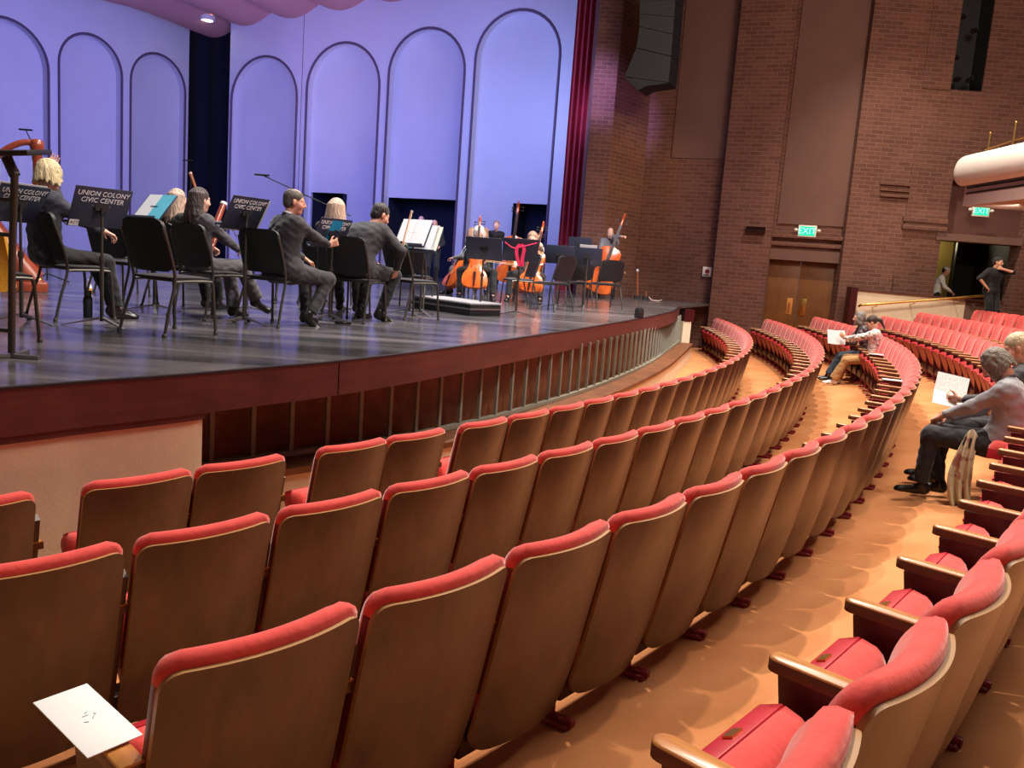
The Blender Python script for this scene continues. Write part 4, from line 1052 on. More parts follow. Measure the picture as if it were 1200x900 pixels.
# cello family
def cello_outline(L):
    """Half outline (x, z) of a cello-like body from bottom to top."""
    P = [(0, 0), (.10, .006), (.20, .045), (.232, .13), (.222, .22), (.185, .30), (.150, .335), (.165, .345), (.142, .36), (.122, .42), (.122, .48), (.150, .545), (.168, .555), (.155, .575), (.170, .62), (.176, .68), (.160, .73), (.11, .765), (.05, .782), (.022, .80)]
    return [(x * L, z * L) for x, z in P]
def cello(label, loc, deg, tilt, s=1.0, name='cello', shoulder=0, side=0, endpin=.25):
    o = thing(name, label, name.replace('_', ' '), loc)
    # the body's front faces local -y ... orient: heading deg is where the front faces
    o.rotation_euler = (Matrix.Rotation(rad(deg) + PI / 2, 3, 'Z') @ Matrix.Rotation(side, 3, 'Y') @ Matrix.Rotation(tilt, 3, 'X')).to_euler()
    H_ = cello_outline(.95 * s); dz = endpin * s
    pts = spline([(x, 0, z) for x, z in H_], 3); out = [(p.x, p.z) for p in pts]
    full = out + [(-x, z) for x, z in reversed(out[1:-1])]
    cz = .36 * s; D_ = .062 * s
    mb = MB(); k = len(full)
    ring = lambda sc_, y, x_off=0: [(x * sc_, y, (z - cz) * (1 - (1 - sc_) * .6) + cz + dz) for x, z in full]
    vs = ring(1, -D_) + ring(1, D_) + ring(1.035, -D_) + ring(1.035, -D_ - .006 * s) + ring(.8, -D_ - .022 * s) + ring(.45, -D_ - .034 * s) + ring(1.035, D_) + ring(1.035, D_ + .006 * s) + ring(.8, D_ + .02 * s) + ring(.45, D_ + .03 * s)
    def band(a, b): return [(a * k + i, a * k + (i + 1) % k, b * k + (i + 1) % k, b * k + i) for i in range(k)]
    fs = band(1, 0) + band(0, 2) + band(2, 3) + band(3, 4) + band(4, 5) + band(6, 1) + band(7, 6) + band(8, 7) + band(9, 8)
    mb.add(vs, fs)
    m_ = len(mb.v); mb.v += [(0, -D_ - .036 * s, cz + dz), (0, D_ + .032 * s, cz + dz)]
    for i in range(k):
        mb.f += [(5 * k + i, 5 * k + (i + 1) % k, m_), (9 * k + (i + 1) % k, 9 * k + i, m_ + 1)]; mb.m += [0, 0]
    mb.build('body', M['varnish'], o, angle=50)
    ztop = .80 * .95 * s + dz; fr = -D_ - .03 * s
    mb = MB(); mb.add([(sx * w_ * s, y, z) for z, w_, y in ((ztop - .22 * s, .026, fr - .03 * s), (ztop + .36 * s, .017, fr + .012 * s)) for sx in (-1, 1)] + [(sx * w_ * s, y + .016 * s, z) for z, w_, y in ((ztop - .22 * s, .026, fr - .03 * s), (ztop + .36 * s, .017, fr + .012 * s)) for sx in (-1, 1)],
        [(0, 1, 3, 2), (4, 6, 7, 5), (0, 4, 5, 1), (2, 3, 7, 6), (0, 2, 6, 4), (1, 5, 7, 3)]); mb.build('fingerboard', M['ebony'], o)
    mb = MB(); nb = spline([(0, fr + .045 * s, ztop - .03 * s), (0, fr + .035 * s, ztop + .15 * s), (0, fr + .035 * s, ztop + .36 * s), (0, fr + .05 * s, ztop + .45 * s), (0, fr + .02 * s, ztop + .51 * s)], 4); mb.tube(nb, .022 * s, 10)
    mb.tube([(0, fr + .02 * s + .03 * s * math.cos(a) * (1 - a / 12), ztop + .52 * s + .03 * s * math.sin(a) * (1 - a / 12)) for a in np.linspace(0, 8, 24)], .012 * s, 6); mb.build('neck', M['varnish'], o)
    for q in range(4):
        z = ztop + (.385 + .025 * q) * s; sx = 1 if q % 2 else -1; mb = MB(); mb.tube([(0, fr + .04 * s, z), (sx * .075 * s, fr + .04 * s, z)], .006 * s, 6); mb.box((sx * .085 * s, fr + .04 * s, z), (.03 * s, .01 * s, .022 * s)); mb.build('peg', M['ebony'], o)
    bz = .33 * .95 * s + dz
    mb = MB(); mb.prism([(-.045 * s, 0), (-.03 * s, 0), (-.02 * s, .03 * s), (.02 * s, .03 * s), (.03 * s, 0), (.045 * s, 0), (.04 * s, .075 * s), (0, .088 * s), (-.04 * s, .075 * s)], -.006 * s, .006 * s, R=Matrix(((1, 0, 0), (0, 0, 1), (0, -1, 0))), c=(0, 0, 0)); br_ = mb.build('bridge', M['armwood'], o)
    br_.rotation_euler = (PI, 0, 0); br_.location = (0, fr - .0 * s, bz)
    br_.rotation_euler = (PI / 2 + PI / 2, 0, 0)
    mb = MB(); mb.add([(-.022 * s, fr - .035 * s, bz - .05 * s), (.022 * s, fr - .035 * s, bz - .05 * s), (.012 * s, fr - .01 * s, dz + .02 * s), (-.012 * s, fr - .01 * s, dz + .02 * s), (-.022 * s, fr - .022 * s, bz - .05 * s), (.022 * s, fr - .022 * s, bz - .05 * s), (.012 * s, fr + .01 * s, dz + .02 * s), (-.012 * s, fr + .01 * s, dz + .02 * s)],
        [(0, 1, 2, 3), (7, 6, 5, 4), (0, 4, 5, 1), (1, 5, 6, 2), (2, 6, 7, 3), (3, 7, 4, 0)]); mb.build('tailpiece', M['ebony'], o)
    mb = MB()
    for q in range(4):
        x = (q - 1.5) * .011 * s; mb.tube([(x, fr - .036 * s, bz - .05 * s), (x * 1.3, fr - .075 * s, bz), (x * .6, fr + .0 * s, ztop + .36 * s)], .0018 * s, 4)
    mb.build('strings', M['steel'], o)
    mb = MB()
    for sx in (-1, 1):
        mb.tube(spline([(sx * .062 * s, fr + .002 * s, bz + .075 * s), (sx * .068 * s, fr + .0, bz + .05 * s), (sx * .078 * s, fr + .004 * s, bz), (sx * .088 * s, fr + .006 * s, bz - .05 * s), (sx * .096 * s, fr + .01 * s, bz - .07 * s)], 4), .007 * s, 6)
    mb.build('sound_holes', M['ebony'], o)
    mb = MB(); mb.tube([(0, 0, 0), (0, 0, dz + .02 * s)], .006 * s, 8); mb.lathe([(.02 * s, dz - .02 * s), (.014 * s, dz + .02 * s)], 10); mb.build('endpin', M['steel'], o)
    return o
CEL1 = cello('orange cello held before the white-haired player behind plain stand', (-.80, 15.05, S), -92, -.30, 1.0, endpin=.24)
CEL2 = cello('orange cello held by the long-haired player near the curtain', (.14, 15.25, S), -100, -.30, 1.0, side=.10, endpin=.24)
CEL3 = cello('orange cello resting behind the pink-ribboned stand', (-.12, 16.9, S), -100, -.25, 1.0, side=.3, endpin=.2)
CEL4 = cello('orange cello partly hidden beside the player seated in profile', (-1.45, 16.7, S), -140, -.5, .85, endpin=.2)
BASS = cello('orange double bass leaning against the player by the brick pier', (1.80, 20.45, S), -98, -.12, 1.5, 'double_bass', side=.27, endpin=.10)
BASS2 = cello('double bass scroll rising beside the standing player in black', (-.28, 21.6, S), -95, -.06, 1.55, 'double_bass', side=.05, endpin=.12)
# microphones
def boom(label, base, tip, mid_z):
    o = thing('microphone_stand', label, 'microphone stand', base)
    mb = MB(); mb.tube([(0, 0, .02), (0, 0, mid_z)], .010, 8); mb.build('pole', M['black'], o)
    d = Vector(tip) - Vector(base); e_ = Vector((0, 0, mid_z)) + (Vector((0, 0, mid_z)) - d) * .25
    mb = MB(); mb.tube([e_, (0, 0, mid_z), d], .007, 8); mb.build('boom_arm', M['black'], o)
    mb = MB(); mb.tube([d + Vector((-.09, 0, .0)), d + Vector((.09, 0, .0))], .012, 8); mb.build('microphone', M['black'], o)
    for k in range(3):
        a = k * 2.094 + .4; mb = MB(); mb.tube([(0, 0, .12), (.28 * math.cos(a), .28 * math.sin(a), .01)], .009, 6); mb.build('leg', M['black'], o)
    return o
boom('thin microphone boom slanting up behind the lettered stand before the bassoonist', (-2.35, 10.6, S), tuple(aty(307, 205, 10.6)), 1.25)
boom('microphone stand behind the harp column', (-6.6, 11.9, S), tuple(aty(30, 152, 11.6)), 1.5)
boom('microphone stand before the dark corner of the shell', (-6.0, 15.5, S), tuple(aty(220, 188, 15.3)), 1.9)
# small things at the far end of the stage
def rod(label, px, yt, yb, Y, r, c1, cap, base):
    p = aty(px, yb, Y); q = aty(px, yt, Y); p.z = S
    o = thing('wooden_pole', label, 'pole', p)
    mb = MB(); mb.tube([(0, 0, .0), (q.x - p.x, 0, q.z - S)], r, 8); mb.build('shaft', c1, o)
    if cap: mb = MB(); mb.ball((q.x - p.x, 0, q.z - S), r * 1.5, 8, 6); mb.build('tip', M['paper'], o)
    if base: mb = MB(); mb.box((0, 0, .04), (.16, .16, .08)); mb.build('base', M['black'], o)
rod('tall thin wooden pole with white tip by the brick wall', 747, 317, 349, 22.0, .024, M['bowwood'], True, True)
rod('short wooden pole beside a curled cable by the brick wall', 757, 341, 350, 21.9, .02, M['bowwood'], False, True)
cbl = thing('pale_cable', 'pale cable curled on the stage by the brick wall', 'cable', aty(768, 350, 21.2).xy.to_3d() + Vector((0, 0, S)))
mb = MB(); mb.tube(spline([(-.16, 0, .10), (-.10, 0, .03), (0, 0, .02), (.10, .02, .02), (.16, 0, .05)], 5), .014, 6); mb.build('cord', M['soffit'], cbl)
for k, (px, py, lab) in enumerate(((748.5, 373, 'small black box on the stage edge under the tall pole'),)):
    p = onst(px, py); o = thing('floor_box', lab, 'box', p, .5)
    mb = MB(); mb.box((0, 0, .075), (.11, .11, .15), bev=.008); mb.build('case', M['black'], o)
    mb = MB()
    for q in (-.03, 0, .03): mb.box((q, 0, .157), (.014, .09, .016), bev=.003)
    mb.build('ridge', M['black'], o)
bp_ = thing('stage_end_post', 'pale post with a dark block on top at the stage end', 'post', (3.95, 20.0, fxy(3.95, 20.0)), .4)
mb = MB(); mb.box((0, 0, .43), (.22, .2, .86)); mb.build('post', M['cream'], bp_)
mb = MB(); mb.box((.03, 0, 1.0), (.26, .24, .28)); mb.build('block', M['maroon'], bp_)
mb = MB(); mb.box((0, 0, .03), (.28, .24, .06)); mb.build('foot', M['black'], bp_)
# water bottle beside the blond musician's chair
wb = thing('thermos_bottle', 'dark thermos bottle standing beside the blond musician\'s chair', 'bottle', onst(103, 372))
mb = MB(); mb.lathe([(0, 0), (.036, 0), (.038, .01), (.038, .17), (.03, .19), (.028, .20)], 14); mb.build('body', M['black'], wb)
mb = MB(); mb.lathe([(.03, .195), (.032, .2), (.032, .24), (0, .245)], 14); mb.build('lid', M['chairframe'], wb)
yb = thing('yellow_bottle', 'small bottle with yellow label under the blond musician\'s chair', 'bottle', onst(104, 349))
mb = MB(); mb.lathe([(0, 0), (.033, 0), (.034, .01), (.034, .13), (.014, .17), (.013, .19)], 12); mb.build('body', M['paper'], yb)
mb = MB(); mb.lathe([(.0348, .04), (.0348, .11)], 12); mb.build('label', M['yellow'], yb)
mb = MB(); mb.lathe([(.015, .185), (.015, .21), (0, .21)], 12); mb.build('cap', M['paper'], yb)
# glasses case / tuner on the floor near the leaning man
tn = thing('eyeglass_case', 'small black case lying on stage by the stand with blue booklet', 'case', onst(402, 380), .2)
mb = MB(); mb.box((0, 0, .02), (.17, .06, .04), bev=.015); mb.build('shell', M['black'], tn)
mb = MB(); mb.box((.02, -.03, .02), (.03, .006, .015)); mb.build('clasp', M['steel'], tn)
# ------------------------------------------------------------------ people: smooth solid bodies
def _seg(P, a, b, r0, r1):
    ab = b - a; L2 = float(ab @ ab) + 1e-12
    t = np.clip(((P - a) @ ab) / L2, 0, 1)
    d = P - a - t[..., None] * ab
    return np.sqrt((d * d).sum(-1)) - (r0 + (r1 - r0) * t)
class Solid:
    """Blended union of tapered capsules and ellipsoids, turned into one closed surface."""
    def __init__(self): self.p = []
    def cap(self, a, b, r0, r1=None, k=.02, sub=False):
        self.p.append(('c', np.array(a, float), np.array(b, float), r0, r0 if r1 is None else r1, k, sub)); return self
    def ell(self, c, r, R=None, k=.02, sub=False):
        self.p.append(('e', np.array(c, float), np.array(r, float), np.array(R if R is not None else np.eye(3), float), None, k, sub)); return self
    def plane(self, c, n, reach):
        """Cut away what lies beyond a plane, within reach of c."""
        self.p.append(('h', np.array(c, float), np.array(n, float), reach, None, .004, True)); return self
    def _bb(self, p):
        if p[0] == 'c':
            r = max(p[3], p[4]); return np.minimum(p[1], p[2]) - r, np.maximum(p[1], p[2]) + r
        if p[0] == 'e':
            r = p[2].max(); return p[1] - r, p[1] + r
        return p[1] - p[3], p[1] + p[3]
    def surface(self, res):
        bbs = [self._bb(p) for p in self.p if not p[6]]
        lo = np.min([b[0] for b in bbs], 0) - 3 * res; hi = np.max([b[1] for b in bbs], 0) + 3 * res
        n = np.ceil((hi - lo) / res).astype(int) + 1
        D = np.full(n, 1.0, np.float32)
        for p in self.p:
            a, b = self._bb(p); mgn = p[5] + 3 * res
            i0 = np.maximum(0, np.floor((a - mgn - lo) / res).astype(int)); i1 = np.minimum(n, np.ceil((b + mgn - lo) / res).astype(int) + 1)
            if (i1 <= i0).any(): continue
            ax = [lo[q] + res * np.arange(i0[q], i1[q]) for q in range(3)]
            P = np.stack(np.meshgrid(*ax, indexing='ij'), -1)
            if p[0] == 'c': d = _seg(P, p[1], p[2], p[3], p[4])
            elif p[0] == 'e':
                q = (P - p[1]) @ p[3]                       # columns of R are the local axes
                k0 = np.sqrt(((q / p[2]) ** 2).sum(-1)); k1 = np.sqrt(((q / p[2] ** 2) ** 2).sum(-1)) + 1e-9
                d = k0 * (k0 - 1) / k1
            else: d = -((P - p[1]) @ p[2])
            sl = tuple(slice(i0[q], i1[q]) for q in range(3)); A = D[sl]; k = p[5]
            if p[6]:
                d = -d; h = np.maximum(k - np.abs(A - d), 0) / k; D[sl] = np.maximum(A, d) + h * h * k * .25
            else:
                h = np.maximum(k - np.abs(A - d), 0) / k; D[sl] = np.minimum(A, d) - h * h * k * .25
        # naive surface nets
        s = D < 0
        c = np.zeros(np.array(n) - 1, np.int8)
        for dx in (0, 1):
            for dy in (0, 1):
                for dz in (0, 1): c += s[dx:n[0] - 1 + dx, dy:n[1] - 1 + dy, dz:n[2] - 1 + dz]
        cells = np.argwhere((c > 0) & (c < 8))
        ids = np.full(c.shape, -1, np.int64); ids[tuple(cells.T)] = np.arange(len(cells))
        acc = np.zeros((len(cells), 3)); cnt = np.zeros(len(cells))
        cor = [np.array((x, y, z)) for x in (0, 1) for y in (0, 1) for z in (0, 1)]
        for ca in cor:
            for q in range(3):
                if ca[q]: continue
                cb = ca.copy(); cb[q] = 1
                va = D[tuple((cells + ca).T)]; vb = D[tuple((cells + cb).T)]
                m_ = (va < 0) != (vb < 0); t = np.where(m_, va / (va - vb + 1e-12), 0)
                pt_ = ca + (cb - ca) * t[:, None]
                acc[m_] += pt_[m_]; cnt[m_] += 1
        V = lo + res * (cells + acc / cnt[:, None])
        F = []
        for q in range(3):
            q1, q2 = (q + 1) % 3, (q + 2) % 3
            sa = [slice(None)] * 3; sb_ = [slice(None)] * 3
            sa[q] = slice(0, n[q] - 1); sb_[q] = slice(1, n[q])
            A = s[tuple(sa)]; B = s[tuple(sb_)]
            for flip, msk in ((False, A & ~B), (True, ~A & B)):
                e = np.argwhere(msk)
                e = e[(e[:, q1] > 0) & (e[:, q2] > 0) & (e[:, q1] < n[q1] - 1) & (e[:, q2] < n[q2] - 1)]
                def g(o1, o2):
                    f = e.copy(); f[:, q1] -= o1; f[:, q2] -= o2; return ids[tuple(f.T)]
                quad = np.stack([g(1, 1), g(0, 1), g(0, 0), g(1, 0)], 1)
                if flip: quad = quad[:, ::-1]
                F.append(quad)
        F = np.concatenate(F); F = F[(F >= 0).all(1)]
        return V, F
def solid_obj(name, solid, res, mats, parent, pick=None, smooth=2, fold=0):
    V, F = solid.surface(res)
    if smooth:                                              # light relaxation
        E = np.concatenate([F[:, [0, 1]], F[:, [1, 2]], F[:, [2, 3]], F[:, [3, 0]]]); deg = np.bincount(E.ravel(), minlength=len(V)).astype(float)
        for _ in range(smooth):
            S_ = np.zeros_like(V)
            for q in range(3):
                S_[:, q] = np.bincount(E[:, 0], V[E[:, 1], q], len(V)) + np.bincount(E[:, 1], V[E[:, 0], q], len(V))
            V = V * .5 + .5 * S_ / np.maximum(deg, 1)[:, None]
    if fold:                                                # soft cloth folds
        n3 = np.cross(V[F[:, 2]] - V[F[:, 0]], V[F[:, 3]] - V[F[:, 1]]); vn = np.zeros_like(V)
        for q in range(4):
            for c_ in range(3): vn[:, c_] += np.bincount(F[:, q], n3[:, c_], len(V))
        vn /= np.linalg.norm(vn, axis=1)[:, None] + 1e-12
        w_ = np.sin(V[:, 2] * 46 + 2.2 * np.sin(V[:, 0] * 19 + V[:, 1] * 11)) * np.sin(V[:, 0] * 23 - V[:, 1] * 29 + 1.3 * np.sin(V[:, 2] * 17)) + .5 * np.sin(V[:, 2] * 85 + V[:, 0] * 40 + 2 * np.sin(V[:, 1] * 31))
        V = V + vn * (fold * w_)[:, None]
    me = bpy.data.meshes.new(name)
    me.vertices.add(len(V)); me.vertices.foreach_set('co', V.astype(np.float32).ravel())
    me.loops.add(F.size); me.loops.foreach_set('vertex_index', F.astype(np.int32).ravel())
    me.polygons.add(len(F)); me.polygons.foreach_set('loop_start', np.arange(0, F.size, 4, dtype=np.int32))
    
    for mt in (mats if isinstance(mats, (list, tuple)) else [mats]): me.materials.append(mt)
    me.update(calc_edges=True); me.validate()
    if pick is not None and len(me.polygons) == len(F): me.polygons.foreach_set('material_index', pick(V[F].mean(1)).astype(np.int32))
    me.polygons.foreach_set('use_smooth', [True] * len(me.polygons))
    o = bpy.data.objects.new(name, me); COL.objects.link(o); o.parent = parent
    return o
def nrm(v): v = np.array(v, float); return v / (np.linalg.norm(v) + 1e-9)
def rotm(ax, a):
    return np.array(Matrix.Rotation(a, 3, Vector(ax)))
def ik(a, b, l1, l2, hint):
    """Middle joint of a two-bone limb from a to b, bending towards hint; also the reached end."""
    a, b, h = np.array(a, float), np.array(b, float), np.array(hint, float)
    d = b - a; L = np.linalg.norm(d)
    if L > (l1 + l2) * .995: b = a + d / L * (l1 + l2) * .995; d = b - a; L = np.linalg.norm(d)
    x = (l1 * l1 - l2 * l2 + L * L) / (2 * L); y = math.sqrt(max(0, l1 * l1 - x * x))
    u = d / L; h = h - u * (h @ u); h = nrm(h)
    return a + u * x + h * y, b
SKIN = {}
def skin(key, c):
    if key not in SKIN: SKIN[key] = mat('skin_' + key, L3(*c), .55, var=.05, scale=20)
    return SKIN[key]
M['eye'] = mat('eye_dark', L3(40, 32, 30), .2); M['eyewhite'] = mat('eye_white', L3(225, 220, 214), .3)
M['lip'] = mat('lip', L3(176, 96, 88), .5)
M['shoe'] = mat('black_shoe_leather', L3(22, 20, 20), .3, var=.1)
def cloth(name, c, bump=.5, var=.14, scale=6): return mat(name, L3(*c), .85, var=var, scale=scale, bump=bump, bscale=16, sheen=.15)
def hairmat(name, c, var=.3): return mat(name, L3(*c), .5, var=var, scale=30, bump=.8, bscale=70, stretch=(1, 1, .25), sheen=.2)
def person(label, loc, face, pose, look, group=None, res=.010, build=1.0, scale=1.0):
    """face: world heading (degrees); pose: joint targets in the person's own frame (x right, y forward, z up)."""
    t = thing('person', label, 'person', loc, math.radians(face) - PI / 2, group)
    t.scale = (scale,) * 3
    g = pose.get
    sit = g('sit', True)
    pv = np.array(g('pelvis', (0, -.09, .56) if sit else (0, 0, .93)), float)
    lean, twist, side = g('lean', 0.0), g('twist', 0), g('side', 0)
    R = rotm((0, 0, 1), twist) @ rotm((0, 1, 0), side) @ rotm((1, 0, 0), -lean)
    ux, uy, uz = R[:, 0], R[:, 1], R[:, 2]
    mid = pv + R @ np.array((0, -.01, .22)); 
    Rc = rotm((0, 0, 1), twist) @ rotm((0, 1, 0), side) @ rotm((1, 0, 0), -lean - g('hunch', .12))
    ux, uy, uz = Rc[:, 0], Rc[:, 1], Rc[:, 2]
    sh = mid + uz * .25
    b = build
    shw = .17 * (.6 + .4 * b)
    SL, SR = sh - ux * shw - uz * .02, sh + ux * shw - uz * .02
    neck = sh + uz * .045 + uy * .005
    hy_, hp, hr_ = g('yaw', 0), g('pitch', 0), g('tilt', 0)          # yaw + = turn left, pitch + = look down
    Rh = rotm((0, 0, 1), twist + hy_) @ rotm((0, 1, 0), hr_) @ rotm((1, 0, 0), -hp)
    hx, hyv, hz = Rh[:, 0], Rh[:, 1], Rh[:, 2]
    hc = neck + uz * .05 + hz * .10 + hyv * .02
    H = lambda x, y, z: hc + Rh @ np.array((x, y, z))
    # limbs
    hl, hrr = pv + np.array((-.095, .01, -.03)), pv + np.array((.095, .01, -.03))
    if sit: dl, dr_ = (-.11, .44, .09), (.11, .44, .09)
    else: dl, dr_ = (-.10, 0, .09), (.10, 0.02, .09)
    al, ar = np.array(g('foot_l', dl), float), np.array(g('foot_r', dr_), float)
    kl, al = ik(hl, al, .43, .42, g('knee_l', (-.1, 1, .8))); kr, ar = ik(hrr, ar, .43, .42, g('knee_r', (.1, 1, .8)))
    wl, wr = np.array(g('hand_l', (-.18, .30, .64)), float), np.array(g('hand_r', (.18, .30, .64)), float)
    el, wl = ik(SL, wl, .285, .25, g('elbow_l', (-.7, -.5, -.8))); er, wr = ik(SR, wr, .285, .25, g('elbow_r', (.7, -.5, -.8)))
    # ---- body: one continuous surface, head to feet
    B = Solid()
    def torso(Q, e, k=.07, low=True):
        if low: Q.cap(pv - np.array((.075 * b, 0, 0)), pv + np.array((.075 * b, 0, 0)), .105 * b + e, k=k)
        Q.cap(mid - R[:, 0] * .055 * b - R[:, 2] * .05, mid + R[:, 0] * .055 * b - R[:, 2] * .05, .10 * b + e, k=k)
        c_ = sh - uz * .13
        Q.cap(c_ - ux * .075 * b, c_ + ux * .075 * b, .105 * b + e, k=k)
        Q.cap(SL + ux * .03 - uz * .01, SR - ux * .03 - uz * .01, .062 + e, k=k)
    torso(B, 0)
    B.cap(sh + uz * .0, neck + uz * .06, .056, .050, k=.03)
    for S_, E_, W_, sg in ((SL, el, wl, -1), (SR, er, wr, 1)):
        B.cap(S_, E_, .050, .040, k=.03); B.cap(E_, W_, .040, .026, k=.02)
    for h_, k_, a_ in ((hl, kl, al), (hrr, kr, ar)):
        B.cap(h_, k_, .085, .058, k=.04); B.cap(k_, a_, .056, .036, k=.02)
        f_ = g('toe', None)
    feet = []
    for a_, k_, key in ((al, kl, 'toe_l'), (ar, kr, 'toe_r')):
        td = nrm(g(key, (0.05 * (-1 if key == 'toe_l' else 1), 1, -.18))); dn0 = np.array((0, 0, -1.0)) if td[2] > -.6 else nrm(np.cross(np.cross(td, (0, 0, -1.0)), td)); B.cap(a_ + dn0 * .04, a_ + dn0 * .052 + td * .13, .024, .018, k=.01); feet.append((a_, td))
    # head
    B.ell(H(0, -.012, .03), (.075, .095, .088), Rh, .01); B.ell(H(0, .028, -.045), (.058, .062, .078), Rh, .03)
    B.ell(H(0, .062, -.10), (.03, .026, .022), Rh, .03)
    for sx in (-1, 1):
        B.ell(H(sx * .04, .055, -.03), (.03, .03, .034), Rh, .02); B.cap(H(sx * .012, .084, .02), H(sx * .05, .068, .022), .011, .010, .012)
        B.ell(H(sx * .031, .102, .003), (.016, .018, .010), Rh, .008, True); B.ell(H(sx * .031, .079, .002), (.014, .013, .012), Rh, .003)
        B.ell(H(sx * .078, -.004, -.012), (.010, .022, .032), Rh @ rotm((0, 0, 1), sx * .35), .006)
    B.cap(H(0, .092, .012), H(0, .112, -.028), .009, .014, .010); B.ell(H(0, .100, -.033), (.019, .012, .010), Rh, .008)
    B.cap(H(-.02, .082, -.062), H(.02, .082, -.062), .010, .010, .006); B.cap(H(-.018, .080, -.074), H(.018, .080, -.074), .010, .010, .006)
    # hands
    for E_, W_, sg, nm in ((el, wl, -1, 'l'), (er, wr, 1, 'r')):
        f = nrm(g('hdir_' + nm, W_ - E_)); pn = np.array(g('palm_' + nm, (0, 0, -1)), float); pn = nrm(pn - f * (pn @ f))
        sd_ = np.cross(pn, f) * (1 if nm == 'r' else -1)                                        # towards the little finger
        curl = g('curl_' + nm, .6)
        for q in (-1, -.35, .35, 1): B.cap(W_ + sd_ * q * .016, W_ + f * .085 + sd_ * q * .030, .015, .0125, k=.012)
        for q, ln in ((-1.0, .068), (-.34, .078), (.33, .073), (1.0, .056)):
            p0 = W_ + f * .085 + sd_ * q * .031
            d1 = nrm(f * math.cos(curl) + pn * math.sin(curl) + sd_ * q * .08); p1 = p0 + d1 * ln * .55
            d2 = nrm(f * math.cos(curl * 2.2) + pn * math.sin(curl * 2.2)); p2 = p1 + d2 * ln * .5
            B.cap(p0, p1, .0092, .0085, k=.004); B.cap(p1, p2, .0085, .0068, k=.004)
        b0 = W_ + f * .025 - sd_ * .026 + pn * .006
        b1 = b0 + nrm(f * .7 - sd_ * .8 + pn * .4) * .045; b2 = b1 + nrm(f * .95 - sd_ * .1 + pn * .5) * .034
        B.cap(W_ + f * .02 - sd_ * .012, b0, .016, .014, k=.01); B.cap(b0, b1, .0125, .0105, k=.006); B.cap(b1, b2, .0105, .0078, k=.004)
    eyes = [H(sx * .031, .092, .002) for sx in (-1, 1)]; lips = H(0, .094, -.068)
    def pick(C):
        o = np.zeros(len(C))
        for e in eyes:
            d = np.linalg.norm(C - e, axis=1); o[d < .012] = 2; o[d < .0065] = 1
        q = (C - lips) @ Rh; o[(np.abs(q[:, 0]) < .024) & (np.abs(q[:, 2]) < .012) & (np.abs(q[:, 1]) < .02)] = 3
        return o
    solid_obj('body', B, res, [skin(*look['skin']), M['eye'], M['eyewhite'], M['lip']], t, pick)
    # ---- clothing
    T = Solid()
    torso(T, .020, .08, low=g('long_top', True))
    T.cap(sh - ux * .05 + uz * .012, sh + ux * .05 + uz * .012, .055, k=.05)
    T.ell(neck + uz * .055, (.058, .06, .05), Rc, .01, True)
    slv = look.get('sleeve', .93)
    for S_, E_, W_ in ((SL, el, wl), (SR, er, wr)):
        T.cap(S_, E_, .066, .054, k=.04)
        if slv > .5:
            T.cap(E_, E_ + (W_ - E_) * slv, .054, .038, k=.03); T.plane(E_ + (W_ - E_) * slv, nrm(W_ - E_), .07)
    tail = look.get('coat', 0)
    if tail:
        for h_, k_ in ((hl, kl), (hrr, kr)): T.cap(h_, h_ + (k_ - h_) * tail, .112, .094, k=.06)
        if not sit: pass
        else: T.cap(pv + np.array((-.1, -.03, 0)), pv + np.array((.1, -.03, 0)), .125, k=.05)
    solid_obj(look.get('top_name', 'jacket'), T, res * 1.15, look['top'], t, fold=.0032)
    if look.get('collar') is not None:
        K_ = Solid(); 
        for a in np.linspace(0, 2 * PI, 13)[:-1]:
            p = neck + ux * .062 * math.cos(a) + uy * .062 * math.sin(a) + uz * (.012 - .018 * math.sin(a)); a2 = a + PI / 6
            p2 = neck + ux * .062 * math.cos(a2) + uy * .062 * math.sin(a2) + uz * (.012 - .018 * math.sin(a2)); K_.cap(p, p2, .014, k=.008)
        if look.get('front'):
            K_.cap(neck + uy * .06 - uz * .02, sh - uz * .2 + uy * .118 * b, .022, .012, k=.01)
        solid_obj(look.get('collar_name', 'collar'), K_, res, look['collar'], t)
    P_ = Solid()
    P_.cap(pv - np.array((.075 * b, 0, -.02)), pv + np.array((.075 * b, 0, .02)), .113 * b, k=.06)
    hem = look.get('hem', .96); fl = look.get('flare', 0)
    for h_, k_, a_ in ((hl, kl, al), (hrr, kr, ar)):
        P_.cap(h_, k_, .098, .074, k=.05); e_ = k_ + (a_ - k_) * hem
        P_.cap(k_, e_, .072, .056 + fl, k=.03); P_.plane(e_, nrm(a_ - k_), .13)
    solid_obj(look.get('bottom_name', 'trousers'), P_, res * 1.15, look['bottom'], t, fold=.0026)
    for a_, td in feet:
        Sh_ = Solid(); dn = np.array((0, 0, -1.0)) if td[2] > -.6 else nrm(np.cross(np.cross(td, (0, 0, -1.0)), td))
        Sh_.cap(a_ + np.array((0, 0, .0)) - td * .015, a_ + dn * .042 - td * .035, .046, .040, k=.02)
        Sh_.cap(a_ + dn * .045 - td * .03, a_ + dn * .05 + td * .15, .042, .036, k=.03); Sh_.ell(a_ + dn * .05 + td * .15, (.045, .045, .03), None, .02)
        if td[2] > -.3: Sh_.plane(a_ + dn * .086, (0, 0, -1), .3)
        if look.get('heel'): Sh_.cap(a_ + dn * .05 - td * .045, a_ + dn * .088 - td * .055, .014, .008, k=.006)
        solid_obj('shoe', Sh_, max(res, .009), look.get('shoe', M['shoe']), t)
    # ---- hair
    st = look.get('hair_style', 'short')
